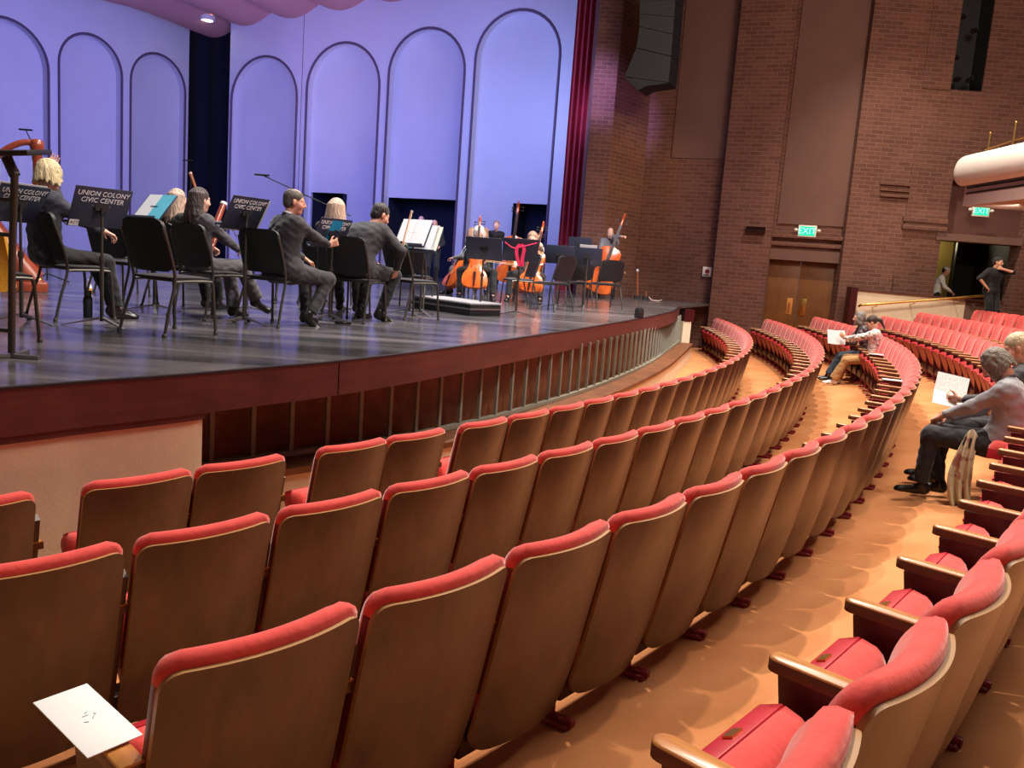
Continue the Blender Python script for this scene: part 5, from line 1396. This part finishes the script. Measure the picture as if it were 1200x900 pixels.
    if st:
        A = Solid(); hm = look['hair']
        if st in ('short', 'thin'):
            A.ell(H(0, -.018, .036), (.081, .099, .09), Rh, .01); A.ell(H(0, -.05, -.03), (.066, .055, .055), Rh, .03)
            A.ell(H(0, .085, -.045), (.085, .075, .098), Rh, .012, True)
            for sx in (-1, 1): A.ell(H(sx * .085, .0, -.012), (.02, .026, .036), Rh, .006, True)
            if st == 'thin': A.ell(H(0, .0, .135), (.045, .06, .05), Rh, .012, True)
        elif st == 'fringe':                                        # bald on top, hair round the sides
            A.ell(H(0, -.02, .01), (.082, .096, .075), Rh, .01); A.ell(H(0, .03, .10), (.075, .12, .072), Rh, .01, True); A.ell(H(0, .09, -.04), (.085, .075, .1), Rh, .012, True)
        elif st in ('curly', 'bob'):
            rr_ = random.Random(sum(map(ord, label)))
            A.ell(H(0, -.02, .04), (.09, .10, .092), Rh, .02)
            lowz = -.10 if st == 'bob' else -.05
            for q in range(110):
                a = rr_.uniform(.35, 2 * PI - .35) + PI / 2; z = rr_.uniform(lowz, .10)
                rad = .088 * math.sqrt(max(.15, 1 - (max(z, 0) / .125) ** 2)); A.cap(H(rad * math.cos(a), -.012 + rad * 1.08 * math.sin(a), z), H(rad * 1.04 * math.cos(a + .12), -.012 + rad * 1.12 * math.sin(a + .12), z - .04), .017, .014, k=.010)
            A.ell(H(0, .095, -.05), (.062, .07, .095), Rh, .012, True)
        elif st in ('long', 'ponytail'):
            v0 = look.get('hair_vol', 1); A.ell(H(0, -.018, .036), (.084 * v0, .102 * v0, .092 * (.5 + .5 * v0)), Rh, .01)
            L_ = look.get('hair_len', .30)
            if st == 'long':
                for q in range(23):
                    a = -PI * .02 - (PI * .96) * q / 22; wv = .016 * math.sin(q * 2.3); w2 = .016 * math.sin(q * 1.7 + 1)
                    vo = look.get('hair_vol', 1); p0 = H(.074 * vo * math.cos(a), -.02 + .082 * vo * math.sin(a), .05); p1 = H(.090 * vo * math.cos(a), -.03 + .088 * vo * math.sin(a), -.08)
                    out = ux * math.cos(a) - uy * .6 * abs(math.sin(a))
                    p2 = p1 + np.array((0, 0, -L_ * .38)) + out * (.022 * vo * vo + wv); p3 = p2 + np.array((0, 0, -L_ * (.36 + .06 * math.sin(q * 3.1)))) + out * (.006 + w2)
                    A.cap(p0, p1, .022, .021, k=.010); A.cap(p1, p2, .021, .018, k=.006); A.cap(p2, p3, .018, .010, k=.006)
            else:
                A.cap(H(0, -.105, .01), H(0, -.15, -.02), .03, .03, k=.02); A.cap(H(0, -.15, -.02), H(0, -.15, -.20), .032, .014, k=.02)
            A.ell(H(0, .095, -.045), (.068, .078, .095), Rh, .012, True)
        solid_obj('hair', A, res, hm, t)
    if look.get('cap_hat') is not None:
        A = Solid(); A.ell(H(0, -.005, .05), (.088, .105, .08), Rh, .01); A.plane(H(0, 0, .03), -hz, .2); solid_obj('cap', A, res, look['cap_hat'], t)
    if look.get('beard') is not None:
        A = Solid(); A.ell(H(0, .04, -.085), (.056, .056, .05), Rh, .02); A.ell(H(0, .088, -.066), (.028, .02, .014), Rh, .006, True); A.ell(H(0, .05, -.01), (.1, .1, .045), Rh, .01, True); solid_obj('beard', A, res, look['beard'], t)
    if look.get('glasses'):
        mb = MB()
        for sx in (-1, 1):
            mb.tube([tuple(H(sx * .031 + .021 * math.cos(a), .108, .002 + .017 * math.sin(a))) for a in np.linspace(0, 2 * PI, 12, endpoint=False)], .0022, 5, closed=True)
            mb.tube([tuple(H(sx * .052, .106, .006)), tuple(H(sx * .078, .06, .006)), tuple(H(sx * .080, -.01, .0))], .0022, 5)
        mb.tube([tuple(H(-.010, .11, .004)), tuple(H(.010, .11, .004))], .0022, 5); mb.build('glasses', M['ebony'], t)
    t['_i'] = 0; del t['_i']
    info = dict(wl=wl, wr=wr, el=el, er=er, hc=hc, Rh=Rh, pv=pv, kl=kl, kr=kr, sh=sh, uy=uy, ux=ux, uz=uz)
    mw = Matrix.Translation(Vector(loc)) @ Matrix.Rotation(math.radians(face) - PI / 2, 4, 'Z') @ Matrix.Scale(scale, 4)
    info['world'] = lambda p: mw @ Vector(tuple(p))
    return t, info
# ------------------------------------------------------------------ the people
def place(label, loc, face, pose, look, **k):
    """Hand targets given as world points (keys hand_*_w) are turned into the person's own frame."""
    mw = Matrix.Translation(Vector(loc)) @ Matrix.Rotation(rad(face) - PI / 2, 4, 'Z') @ Matrix.Scale(k.get('scale', 1), 4)
    inv = mw.inverted()
    for key in list(pose):
        if key.endswith('_w'): v = inv @ Vector(pose[key]); pose[key[:-2]] = (v.x, v.y, v.z)
    return person(label, loc, face, pose, look, **k)
suit = cloth('charcoal_suit_cloth', (46, 45, 50)); blackc = cloth('black_cloth', (25, 25, 29)); denim = cloth('dark_denim_cloth', (52, 54, 64), .8, .3, 12)
greyc = cloth('grey_cloth', (120, 120, 126)); greyp = cloth('grey_trouser_cloth', (92, 90, 96)); knit = cloth('dark_grey_knit', (70, 68, 74))
blond = hairmat('pale_blond_hair', (226, 206, 160)); brown = hairmat('dark_brown_hair', (58, 42, 38)); ash = hairmat('ash_blond_hair', (186, 158, 140)); grey = hairmat('grey_hair', (128, 122, 116))
dark = hairmat('black_hair', (26, 24, 26)); white_h = hairmat('white_hair', (214, 210, 206)); auburn = hairmat('light_brown_hair', (170, 132, 110))
light, mid_, deep = ('light', (232, 178, 156)), ('medium', (206, 150, 126)), ('deep', (120, 80, 64))
orch = 'orchestra players on the stage'
SZ = Vector((0, 0, S))
def at3(x, y): return (x, y, S)
# blond musician at the left
place('person with blond curly hair and dark denim jacket seated at stage left', at3(-4.02, 7.42), 46,
      dict(lean=-.04, hunch=.06, twist=0, yaw=.2, pitch=.2, hand_l_w=tuple(aty(60, 200, 7.75)), elbow_l=(-.6, .8, -.4), hand_r=(.06, .42, .74), foot_l=(-.06, .50, .09), foot_r=(.16, .44, .09), curl_l=.3, palm_l=(1, 0, 0), hdir_l=(-.3, .3, .9)),
      dict(skin=light, hair=blond, hair_style='curly', top=denim, top_name='denim_jacket', bottom=blackc, collar=denim), res=.0085)
# bassoonist with brown hair
place('person with shoulder-length brown hair and grey trousers playing a bassoon', at3(-3.06, 8.36), 54,
      dict(lean=-.06, hunch=.0, yaw=.0, pitch=.1, hand_l_w=tuple(aty(262, 262, 8.75)), hand_r=(.10, .36, .70), foot_l=(-.08, .40, .09), foot_r=(.10, .56, .20), knee_r=(0, 1, 1.2), toe_r=(.2, 1, -.5), curl_l=1.0, palm_l=(1, .3, 0), curl_r=.9),
      dict(skin=light, hair=brown, hair_style='long', hair_len=.24, top=knit, top_name='cardigan', bottom=greyp, heel=True, flare=.02), res=.0085, build=.92, scale=.93)
place('person with long ash-blond hair seated behind the bassoonist', at3(-3.62, 9.13), 58,
      dict(lean=-.04, yaw=.2, hand_r=(.1, .34, .72), hand_l=(-.08, .36, .8), curl_l=.9, curl_r=.9), dict(skin=light, hair=ash, hair_style='long', hair_len=.30, top=blackc, top_name='blouse', bottom=blackc), res=.010, build=.9, scale=.94)
# greying man reaching for a phone
p4, i4 = place('person in charcoal suit with greying hair turning to hold a phone', at3(-2.22, 8.24), 64,
      dict(lean=.03, hunch=.12, twist=-.35, yaw=-.45, pitch=.16, hand_r_w=tuple(aty(396, 294, 8.62)), elbow_r=(.5, -.2, -1), hdir_r=(.5, .75, .35), palm_r=(-.8, .3, .2), curl_r=.9, hand_l=(-.12, .36, .66), foot_r=(.20, .10, .12), toe_r=(.5, .5, -.75), knee_r=(.25, 1, .3), foot_l=(-.06, .34, .09)),
      dict(skin=mid_, hair=hairmat('dark_greying_hair', (84, 76, 70)), hair_style='thin', top=suit, top_name='suit_jacket', bottom=suit, coat=.55, beard=None, collar=M['paper'], collar_name='shirt_collar'), res=.0085, build=1.08, scale=.97)
place('person with long wavy grey-blond hair seated before the small doorway', at3(-2.16, 10.06), 80,
      dict(lean=-.05, yaw=.1, hand_r=(.1, .34, .74), hand_l=(-.1, .36, .84), curl_l=.9, curl_r=.9), dict(skin=light, hair=ash, hair_style='long', hair_len=.34, hair_vol=1.14, top=blackc, top_name='blouse', bottom=blackc), res=.010, scale=.99)
# leaning dark-haired man
place('person in black suit with dark hair leaning forward, bow in hand', at3(-1.75, 9.30), 66,
      dict(lean=.42, hunch=.22, twist=-.12, yaw=-.35, pitch=.45, hand_r_w=tuple(aty(464, 317, 9.38)), elbow_r=(.9, -.1, -.2), hand_l=(-.14, .42, .62), curl_r=1.0, curl_l=.8, palm_r=(-.8, .2, .1), foot_r=(.16, .20, .10), toe_r=(.4, .8, -.4), foot_l=(-.10, .22, .09), knee_r=(.35, 1, .4)),
      dict(skin=mid_, hair=dark, hair_style='short', top=suit, top_name='suit_jacket', bottom=blackc, coat=.6), res=.0085, build=1.15, scale=1.04)
# players further back
place('bald person in black at back before the wide dark doorway', at3(*aty(491, 300, 22.0).xy), -80, dict(sit=False, hand_l=(-.15, .25, 1.0), hand_r=(.15, .25, 1.0), pitch=.2), dict(skin=mid_, hair_style=None, hair=grey, top=blackc, bottom=blackc), res=.016, scale=.99)
place('bearded person in black right of the bald one, before the wide doorway', at3(*aty(507, 300, 21.0).xy), -85, dict(sit=False, hand_l=(-.15, .25, 1.0), hand_r=(.15, .25, 1.0), pitch=.3), dict(skin=mid_, hair=grey, hair_style='fringe', beard=grey, top=blackc, bottom=blackc), res=.016, scale=.93)
place('person with light curly hair in grey seated in profile, facing left', at3(-.97, 17.0), 172, dict(lean=.1, pitch=.2, hand_l=(-.1, .36, .72), hand_r=(.1, .36, .72)), dict(skin=light, hair=auburn, hair_style='curly', top=greyc, top_name='shirt', bottom=greyp), res=.013)
place('person with reddish face and short light hair behind the plain stand', at3(-.85, 18.6), -86, dict(lean=.04, hand_l=(-.12, .36, .76), hand_r=(.12, .36, .76)), dict(skin=light, hair=auburn, hair_style='bob', top=blackc, bottom=blackc), res=.014, scale=1.05)
pc1, ic1 = place('person with white hair looking down over an orange cello', at3(-.82, 16.0), -84, dict(lean=.06, pitch=.5, hand_r=(-.16, .52, .62), hand_l=(.02, .46, 1.0), foot_l=(-.30, .42, .09), foot_r=(.30, .42, .09), curl_l=1.0, curl_r=.9, knee_l=(-.5, .7, .8), knee_r=(.5, .7, .8)), dict(skin=light, hair=white_h, hair_style='curly', top=blackc, bottom=blackc), res=.012, scale=1.02)
place('standing person in black waistcoat holding the double bass scroll at back', at3(*aty(579, 300, 21.9).xy), -84, dict(sit=False, hand_l=(.22, .3, 1.45), hand_r=(-.05, .32, .95), yaw=-.1, curl_l=1.0), dict(skin=light, hair=auburn, hair_style='short', top=blackc, top_name='waistcoat', bottom=greyp), res=.015)
place('person with long light hair and cream shirt playing the cello by the curtain', at3(.16, 16.22), -98, dict(lean=.1, pitch=.3, side=-.05, hand_r=(.22, .50, .66), hand_l=(.0, .40, 1.08), foot_l=(-.30, .42, .09), foot_r=(.30, .42, .09), curl_l=1.0, curl_r=.9, knee_l=(-.5, .7, .8), knee_r=(.5, .7, .8), elbow_l=(-1, -.1, .1)), dict(skin=light, hair=auburn, hair_style='long', hair_len=.26, top=cloth('cream_shirt_cloth', (200, 192, 178)), top_name='shirt', bottom=blackc), res=.012)
place('standing person in dark waistcoat and grey sleeves playing the double bass', at3(2.12, 21.05), -96, dict(sit=False, lean=.10, pitch=.25, hand_l_w=(2.36, 20.55, S + 1.50), hand_r_w=(1.86, 20.38, S + .82), elbow_l=(.9, -.2, .1), curl_l=1.1, curl_r=.9, foot_l=(-.20, .02, .09), foot_r=(.16, .05, .09)), dict(skin=light, hair=grey, hair_style='fringe', top=greyc, top_name='shirt', bottom=blackc, beard=None, collar=blackc, front=True, collar_name='waistcoat_front'), res=.012)
# ------------------------------------------------------------------ audience
def seatpt(rw, deg, dr=-.22): r = rows[rw][0]; return polar(r + dr, deg, fz(r - .62))
inward = lambda deg: deg + 180
p_ = seatpt('C', -14.0); q_ = seatpt('C', -12.9)
prt = print_mat('white_floral_print', L3(226, 222, 216), L3(120, 110, 116), 26, .56); prt2 = print_mat('dark_floral_print', L3(60, 54, 60), L3(150, 128, 130), 24, .58)
khaki = cloth('khaki_cloth', (176, 134, 88)); jean = cloth('blue_jean_cloth', (52, 66, 84)); navy = cloth('dark_navy_cloth', (36, 38, 46)); heather = cloth('heather_grey_cloth', (150, 152, 160)); charc = cloth('charcoal_knit', (66, 68, 72))
pa2, ia2 = place('person in white patterned jacket and tan trousers reading in the third row', tuple(p_), inward(-14.0) - 8, dict(lean=-.08, hunch=.2, pitch=.5, hand_l=(-.10, .46, .86), hand_r=(.10, .44, .80), hdir_l=(0, .7, .7), palm_l=(.9, 0, .1), palm_r=(-.9, 0, .1), foot_l=(-.10, .52, .09), foot_r=(.08, .46, .09)),
      dict(skin=mid_, hair=brown, hair_style='ponytail', top=prt, top_name='jacket', bottom=khaki, flare=.03, collar=M['pink'], collar_name='pink_scarf', front=True, shoe=M['paper']), res=.011, scale=.96)
place('person in dark floral top with greying hair, beside the reader in white', tuple(q_), inward(-12.9), dict(lean=.22, hunch=.2, pitch=.1, yaw=.2, hand_l=(-.05, .40, .74), hand_r=(.12, .40, .70), foot_l=(-.10, .52, .09), foot_r=(.08, .54, .09)),
      dict(skin=mid_, hair=grey, hair_style='bob', top=prt2, top_name='blouse', bottom=jean), res=.011, scale=1.0)
p_ = seatpt('D', -30.35, -.55); q_ = seatpt('D', -29.3, -.48)
pa3, ia3 = place('person in grey jacket with wavy grey hair bowed over the lap in the fourth row', tuple(p_), inward(-30.5) - 4, dict(lean=-.34, hunch=.56, pitch=.75, pelvis=(0, -.09, .52), hand_l=(-.02, .30, .66), hand_r=(.08, .28, .64), curl_l=.9, curl_r=.9, palm_l=(.4, 0, -.9), foot_l=(-.10, .38, .09), foot_r=(.10, .28, .09)),
      dict(skin=mid_, hair=hairmat('wavy_grey_hair', (112, 104, 96)), hair_style='curly', top=heather, top_name='jacket', bottom=navy, collar=charc), res=.0075, scale=.98)
pa4, ia4 = place('person in dark grey sweater with pale hair holding open concert programme', tuple(q_), inward(-29.5) + 2, dict(lean=-.24, hunch=.3, pitch=.4, pelvis=(0, -.09, .53), hand_l=(-.10, .27, .72), hand_r=(.12, .24, .68), palm_l=(.8, 0, .4), palm_r=(-.8, 0, .4), curl_l=.8, curl_r=.8, foot_l=(-.12, .38, .09), foot_r=(.10, .42, .09)),
      dict(skin=mid_, hair=hairmat('faded_blond_hair', (196, 180, 150)), hair_style='short', top=charc, top_name='sweater', bottom=cloth('dark_grey_trouser_cloth', (60, 62, 66)), sleeve=.9), res=.0075, scale=1.03)
# standing figures at the right rear
sp1 = aty(1163, 330, 19.6)
place('standing person in black shirt with hand to mouth by the dark opening', (sp1.x, sp1.y, .84), -72, dict(sit=False, pitch=.1, yaw=.4, hand_l=(-.03, .19, 1.44), elbow_l=(-1, .1, -.3), hand_r=(.24, .08, 1.02), elbow_r=(1, -.3, .1), curl_l=1.2, palm_l=(0, -1, 0)), dict(skin=mid_, hair=dark, hair_style='short', top=blackc, top_name='shirt', sleeve=.05, bottom=blackc), res=.012)
sp2 = aty(1097, 330, 22.4)
place('person in white cap and white sleeves behind the pale aisle wall', (sp2.x + .05, sp2.y, VZ), -30, dict(sit=False, pitch=.3, hunch=.2, lean=.1, hand_r=(.16, .40, .98), hand_l=(-.1, .36, .98)), dict(skin=mid_, hair=dark, hair_style='short', cap_hat=M['paper'], top=cloth('white_shirt_cloth', (216, 216, 212)), top_name='shirt', bottom=blackc, collar=blackc, collar_name='waistcoat_front', front=True), res=.014, scale=.90)
# ------------------------------------------------------------------ things held or left lying
def held(name, label, cat, a, b, r, matl, extra=None):
    a, b = Vector(a), Vector(b); o = thing(name, label, cat, a)
    return o, (b - a)
o, d = held('bow', 'string bow held upright by the leaning man in black suit', 'bow', aty(465.5, 310, 9.36), aty(482, 247, 9.6), .006, None)
mb = MB(); mb.tube([(0, 0, 0), d], [.008, .006], 8); mb.build('stick', M['armwood'], o)
mb = MB(); mb.tube([d * .03 + Vector((.022, 0, 0)), d * .98 + Vector((.014, 0, 0))], .004, 4); mb.build('hair', M['sheet'], o)
mb = MB(); mb.box(d * .05 + Vector((.012, 0, 0)), (.03, .014, .05)); mb.build('frog', M['ebony'], o)
mb = MB(); mb.box(d * .99 + Vector((.008, 0, 0)), (.026, .01, .02)); mb.build('tip', M['paper'], o)
def bassoon(label, a, b, top):
    o, d = held('bassoon', label, 'bassoon', a, b, 0, None); n = d.normalized(); s = n.orthogonal().normalized()
    mb = MB(); mb.tube([(0, 0, 0), d], [.036, .030], 12); mb.build('bell_joint', M['harpwood'], o)
    mb = MB(); mb.tube([s * .05, s * .05 + d * .72], .022, 10); mb.build('wing_joint', M['harpwood'], o)
    mb = MB(); mb.tube([d * .985, d * 1.02], .035, 12); mb.build('bell_ring', M['paper'], o)
    mb = MB(); mb.tube(spline([s * .05 + d * .72, s * .07 + d * .78, s * .16 + d * .77, s * .26 + d * .70], 5), .006, 6); mb.build('crook', M['steel'], o)
    mb = MB()
    for k in range(7): mb.tube([s * .045 * (-1) ** k + d * (.15 + .09 * k), s * .045 * (-1) ** k + d * (.20 + .09 * k)], .007, 6)
    mb.build('keys', M['steel'], o)
bassoon('reddish bassoon with white bell ring held by the brown-haired player', aty(232, 318, 8.55), aty(262, 239, 8.95), 1)
o, d = held('wooden_bow', 'pale wooden bow tip raised above the long-haired blond player', 'bow', aty(238, 246, 9.55), aty(223, 203, 9.6), .01, None)
mb = MB(); mb.tube([(0, 0, 0), d], [.014, .018], 8); mb.build('stick', M['bowwood'], o)
mb = MB(); mb.tube([d * .97, d * 1.02], .02, 8); mb.build('tip', M['soffit'], o)
o, d = held('bow', 'cello bow held across the strings by the white-haired player', 'bow', ic1['world'](ic1['wr']) + Vector((0, -.05, -.02)), ic1['world'](ic1['wr']) + Vector((.62, -.16, -.05)), .006, None)
mb = MB(); mb.tube([(0, 0, 0), d], .008, 6); mb.build('stick', M['armwood'], o); mb = MB(); mb.tube([Vector((0, 0, -.02)), d + Vector((0, 0, -.015))], .004, 4); mb.build('hair', M['sheet'], o)
o, d = held('bow', 'bass bow held low by the player at the brick pier', 'bow', (1.86, 20.30, S + .80), (2.46, 20.12, S + .66), .006, None)
mb = MB(); mb.tube([(0, 0, 0), d], .010, 6); mb.build('stick', M['armwood'], o); mb = MB(); mb.tube([Vector((0, 0, -.025)), d + Vector((0, 0, -.015))], .005, 4); mb.build('hair', M['sheet'], o)
# phone in the greying man's hand
ph = thing('phone', 'dark phone held by the greying man beside the lettered stand', 'phone', i4['world'](i4['wr']) + Vector((.05, .07, .075)), rad(-20))
mb = MB(); mb.box((0, 0, 0), (.075, .009, .15), Matrix.Rotation(.3, 3, 'Y'), bev=.004); mb.build('case', M['ebony'], ph)
mb = MB(); mb.box((0, -.0055, 0), (.066, .002, .135), Matrix.Rotation(.3, 3, 'Y')); mb.build('screen', M['desk'], ph)
# open programmes
def open_book(name, label, cat, at, deg, pitch, w_, h_, mats, spread=.35, roll=0):
    o = thing(name, label, cat, at); o.rotation_euler = (Matrix.Rotation(rad(deg) - PI / 2, 3, 'Z') @ Matrix.Rotation(pitch, 3, 'X') @ Matrix.Rotation(roll, 3, 'Y')).to_euler()
    for sx, mt in ((-1, mats[0]), (1, mats[1])):
        R_ = Matrix.Rotation(-sx * spread, 3, 'Y'); mb = MB(); mb.box(R_ @ Vector((sx * w_ / 2, 0, 0)), (w_, h_, .004), R_); mb.build('page', mt, o, smooth=False)
    return o
def text_lines_mat():
    Mx, nt, b = nodes('printed_programme_page'); b.inputs['Roughness'].default_value = .7
    tc = N(nt, 'ShaderNodeTexCoord'); mp = N(nt, 'ShaderNodeMapping'); mp.inputs['Scale'].default_value = (45, 230, 1)
    no = N(nt, 'ShaderNodeTexNoise'); no.inputs['Scale'].default_value = 1; nt.links.new(tc.outputs['Object'], mp.inputs[0]); nt.links.new(mp.outputs[0], no.inputs['Vector'])
    rp = N(nt, 'ShaderNodeValToRGB'); rp.color_ramp.elements[0].position = .56; rp.color_ramp.elements[1].position = .66
    rp.color_ramp.elements[0].color = L3(244, 244, 244) + (1,); rp.color_ramp.elements[1].color = L3(170, 172, 178) + (1,)
    nt.links.new(no.outputs['Fac'], rp.inputs['Fac']); nt.links.new(rp.outputs[0], b.inputs['Base Color']); return Mx
M['printpage'] = text_lines_mat()
c_ = (ia4['world'](ia4['wl']) + ia4['world'](ia4['wr'])) / 2
f4 = hd(inward(-29.5))
ob = open_book('concert_programme', 'open concert programme held by the person in dark sweater', 'programme', c_ + f4 * .10 + Vector((0, 0, .05)), inward(-29.5), .75, .17, .25, (M['printpage'], M['printpage']), .22)
n_ = (Vector((0, 0, .62)) - f4 * .25 + Vector((-.5, -.75, 0)) * .75).normalized(); y_ = (f4 - n_ * f4.dot(n_)).normalized(); x_ = y_.cross(n_)
ob.rotation_euler = Matrix((x_, y_, n_)).transposed().to_euler()
mb = MB(); mb.box((-.09, .0, .045), (.03, .03, .003), Matrix.Rotation(.30, 3, 'Y')); mb.build('red_picture', M['vinyl'], ob)
mb = MB(); mb.box((0, .0, -.012), (.16, .20, .003)); mb.build('cover', M['ebony'], ob)
c_ = (ia2['world'](ia2['wl']) + ia2['world'](ia2['wr'])) / 2; f2 = hd(inward(-14))
open_book('concert_programme', 'white programme held up by the reader in patterned jacket', 'programme', c_ + f2 * .16 + Vector((0, 0, .02)), inward(-14), 1.15, .16, .26, (M['paper'], M['paper']), .2)
ob2 = bpy.data.objects['concert_programme.001']; n_ = (Vector((0, 0, .35)) - f2 * .35 + Vector((-.38, -.92, 0)) * .85).normalized(); y_ = (Vector((0, 0, 1)) - n_ * n_.z).normalized(); x_ = y_.cross(n_)
ob2.rotation_euler = Matrix((x_, y_, n_)).transposed().to_euler()
# scarf hanging beside the person in the grey jacket
sc_m = print_mat('cream_green_print', L3(206, 198, 172), L3(168, 120, 112), 14, .58, .85)
sf = thing('patterned_scarf', 'long cream and rose patterned scarf hanging from the lap of the person in grey', 'scarf', ia3['world'](ia3['kl'] * .35 + ia3['pv'] * .65 + np.array((-.06, .0, .10))))
ux_ = hd(inward(-30.5) + 90); fy_ = hd(inward(-30.5))
def scf(off):
    def fn(u, v):
        w_ = .05 + .045 * min(1, v * 1.8) - .02 * v; a = (u - .5) * 2
        fold = .022 * math.sin(a * 9 + v * 2) * (.4 + v)
        return tuple(fy_ * (a * w_ + .07 * math.sin(v * 2.2) - .05 * v) + ux_ * (.075 + .03 * math.sin(min(1, v * 2.2) * 1.57) + off + fold) + Vector((0, 0, -.60 * v - .07 * a * a * (1 - v) - .01)))
    return fn
mb = MB(); mb.slab(scf(.0), scf(-.02), 22, 24); mb.build('cloth', sc_m, sf, angle=80)
# card on the first armrest of the third row
a0, s0_ = SEATPOS['C'][0]
mwS = Matrix.Translation(s0_.location) @ Matrix.Rotation(s0_.rotation_euler.z, 4, 'Z')
cd = thing('folded_card', 'white card lying on the left end armrest of the third row', 'card', (0, 0, 0))
cd.matrix_world = mwS @ Matrix.Translation((-.30, .27, .632)) @ Matrix.Rotation(.10, 4, 'Z') @ Matrix.Rotation(.12, 4, 'X')
mb = MB(); mb.box((0, 0, 0), (.125, .25, .003), bev=.001); mb.build('sheet', M['paper'], cd)
mb = MB()
for k, (x, y, l) in enumerate(((.0, .01, .014), (.012, -.004, .012), (.02, .006, .008), (-.008, -.012, .01), (.006, .02, .008))): mb.box((x, y, .0022), (l, .0016, .0006), Matrix.Rotation(.9 * k, 3, 'Z'))
mb.build('faint_mark', M['dimletter'], cd)
def leaflet(rw, deg, label, side=1):
    a, so = min(SEATPOS[rw], key=lambda q: abs(q[0] - deg)); mw_ = Matrix.Translation(so.location) @ Matrix.Rotation(so.rotation_euler.z, 4, 'Z')
    o = thing('programme_booklet', label, 'programme', (0, 0, 0)); o.matrix_world = mw_ @ Matrix.Translation((side * XA, .24, .626)) @ Matrix.Rotation(.1, 4, 'Z')
    mb = MB(); mb.box((0, 0, 0), (.14, .22, .006), bev=.001); mb.build('cover', M['paper'], o); mb = MB(); mb.box((0, 0, -.001), (.136, .218, .004)); mb.build('pages', M['sheet'], o)
    return o
leaflet('C', -24.3, 'white programme lying on a third-row armrest in the middle of the photo')
leaflet('C', -17.0, 'white programme on an armrest near the two seated readers')
# ------------------------------------------------------------------ light
w = bpy.data.worlds.new('world'); SC.world = w; w.use_nodes = True
w.node_tree.nodes['Background'].inputs[0].default_value = (1, .82, .72, 1); w.node_tree.nodes['Background'].inputs[1].default_value = .10
def light(name, typ, loc, target, energy, color, size=.5, spot=None, blend=.5):
    d = bpy.data.lights.new(name, typ); d.energy = energy; d.color = color
    if typ == 'AREA': d.shape = 'DISK'; d.size = size
    elif typ in ('SPOT', 'POINT'): d.shadow_soft_size = size
    if typ == 'SPOT': d.spot_size = math.radians(spot); d.spot_blend = blend
    o = bpy.data.objects.new(name, d); COL.objects.link(o); o.location = loc
    dv = Vector(target) - Vector(loc); o.rotation_euler = dv.to_track_quat('-Z', 'Y').to_euler()
    return o
warm = (1, .86, .72)
# house lights over the seats, forward of them, so that shadows fall away from the stage
for i, (x, y, z) in enumerate(((0.5, 9, 11.0), (3, 14, 11.0), (6.5, 18, 11.0))):
    light('house_light', 'SPOT', (x, y, z), (x + 2.4, y - 3.0, 0), 3900, warm, .12, 110, .6)
light('house_wash', 'AREA', (7, 9, 11), (5, 8, 0), 1350, warm, 6)
light('house_near', 'SPOT', (-1.2, 4.6, 10.5), (.3, 2.4, 0), 1500, warm, .15, 56, .8)
light('house_aisle', 'SPOT', (3.4, 5.0, 10.5), (2.8, 4.2, 0), 1100, warm, .15, 60, .8)
# stage wash: blue on the shell, white on the players
light('shell_wash_blue', 'AREA', (-4.5, 19.5, 5.6), (-6.2, 29, 3.2), 640, (.25, .295, 1), 5)
light('shell_back_blue', 'AREA', (-9, 21.5, 5.4), (-14.5, 28, 3.6), 420, (.265, .285, 1), 4)
light('shell_foot_blue', 'AREA', (-.6, 22.6, 5.6), (.4, 26.5, 6.2), 75, (.4, .5, 1), 1.5)
light('pier_purple', 'SPOT', (-2.5, 15, 8.5), (1.55, 22.1, 6.0), 9000, (.46, .36, 1), .3, 13, .8)
light('pier_warm', 'SPOT', (7.5, 15.5, 8.5), (2.7, 22.8, 3.5), 1500, (1, .72, .42), .3, 24, .7)
light('stage_right', 'SPOT', (3.2, 8.5, 10.5), (.8, 17.6, .9), 8000, (1, .94, .92), .25, 40, .6)
light('house_side', 'SPOT', (4.6, .5, 9.5), (4.1, 6.6, .6), 1300, warm, .15, 34, .7)
light('wall_wash', 'AREA', (8.5, 12, 9.5), (8.5, 21, 6), 260, warm, 3)  # added fill that lifts the brick wall on the right
light('canopy_bounce', 'AREA', (-7.5, 25.5, 5.5), (-8.5, 28.5, 9.2), 32, (1, .62, .60), 2)  # added lamp in place of house light bouncing up to the canopy
light('balcony_lamp', 'SPOT', lq - Vector((0, 0, .05)), lq + Vector((.2, 2.6, -2.2)), 160, (1, .86, .68), .06, 120, .5)
light('stage_front', 'SPOT', (3.5, 2.5, 11), (-3.6, 11.5, .8), 3800, (1, .93, .94), .25, 38, .5)
light('stage_top', 'SPOT', (-3.2, 12, 9.6), (-3.0, 12.4, 0), 2600, (.95, .93, 1), .5, 78, .5)
light('corridor_lamp', 'POINT', (aty(1107, 300, RY + 3.7).x - .3, RY + 3.6, zo + .1), (0, 0, 0), 22, (1, .85, .55), .2)
# ------------------------------------------------------------------ view
SC.view_settings.view_transform = 'Standard'; SC.view_settings.look = 'None'
SC.view_settings.gamma = 1; SC.view_settings.exposure = 0; SC.view_settings.use_curve_mapping = False
SC.cycles.use_denoising = True
SC.cycles.max_bounces = 6
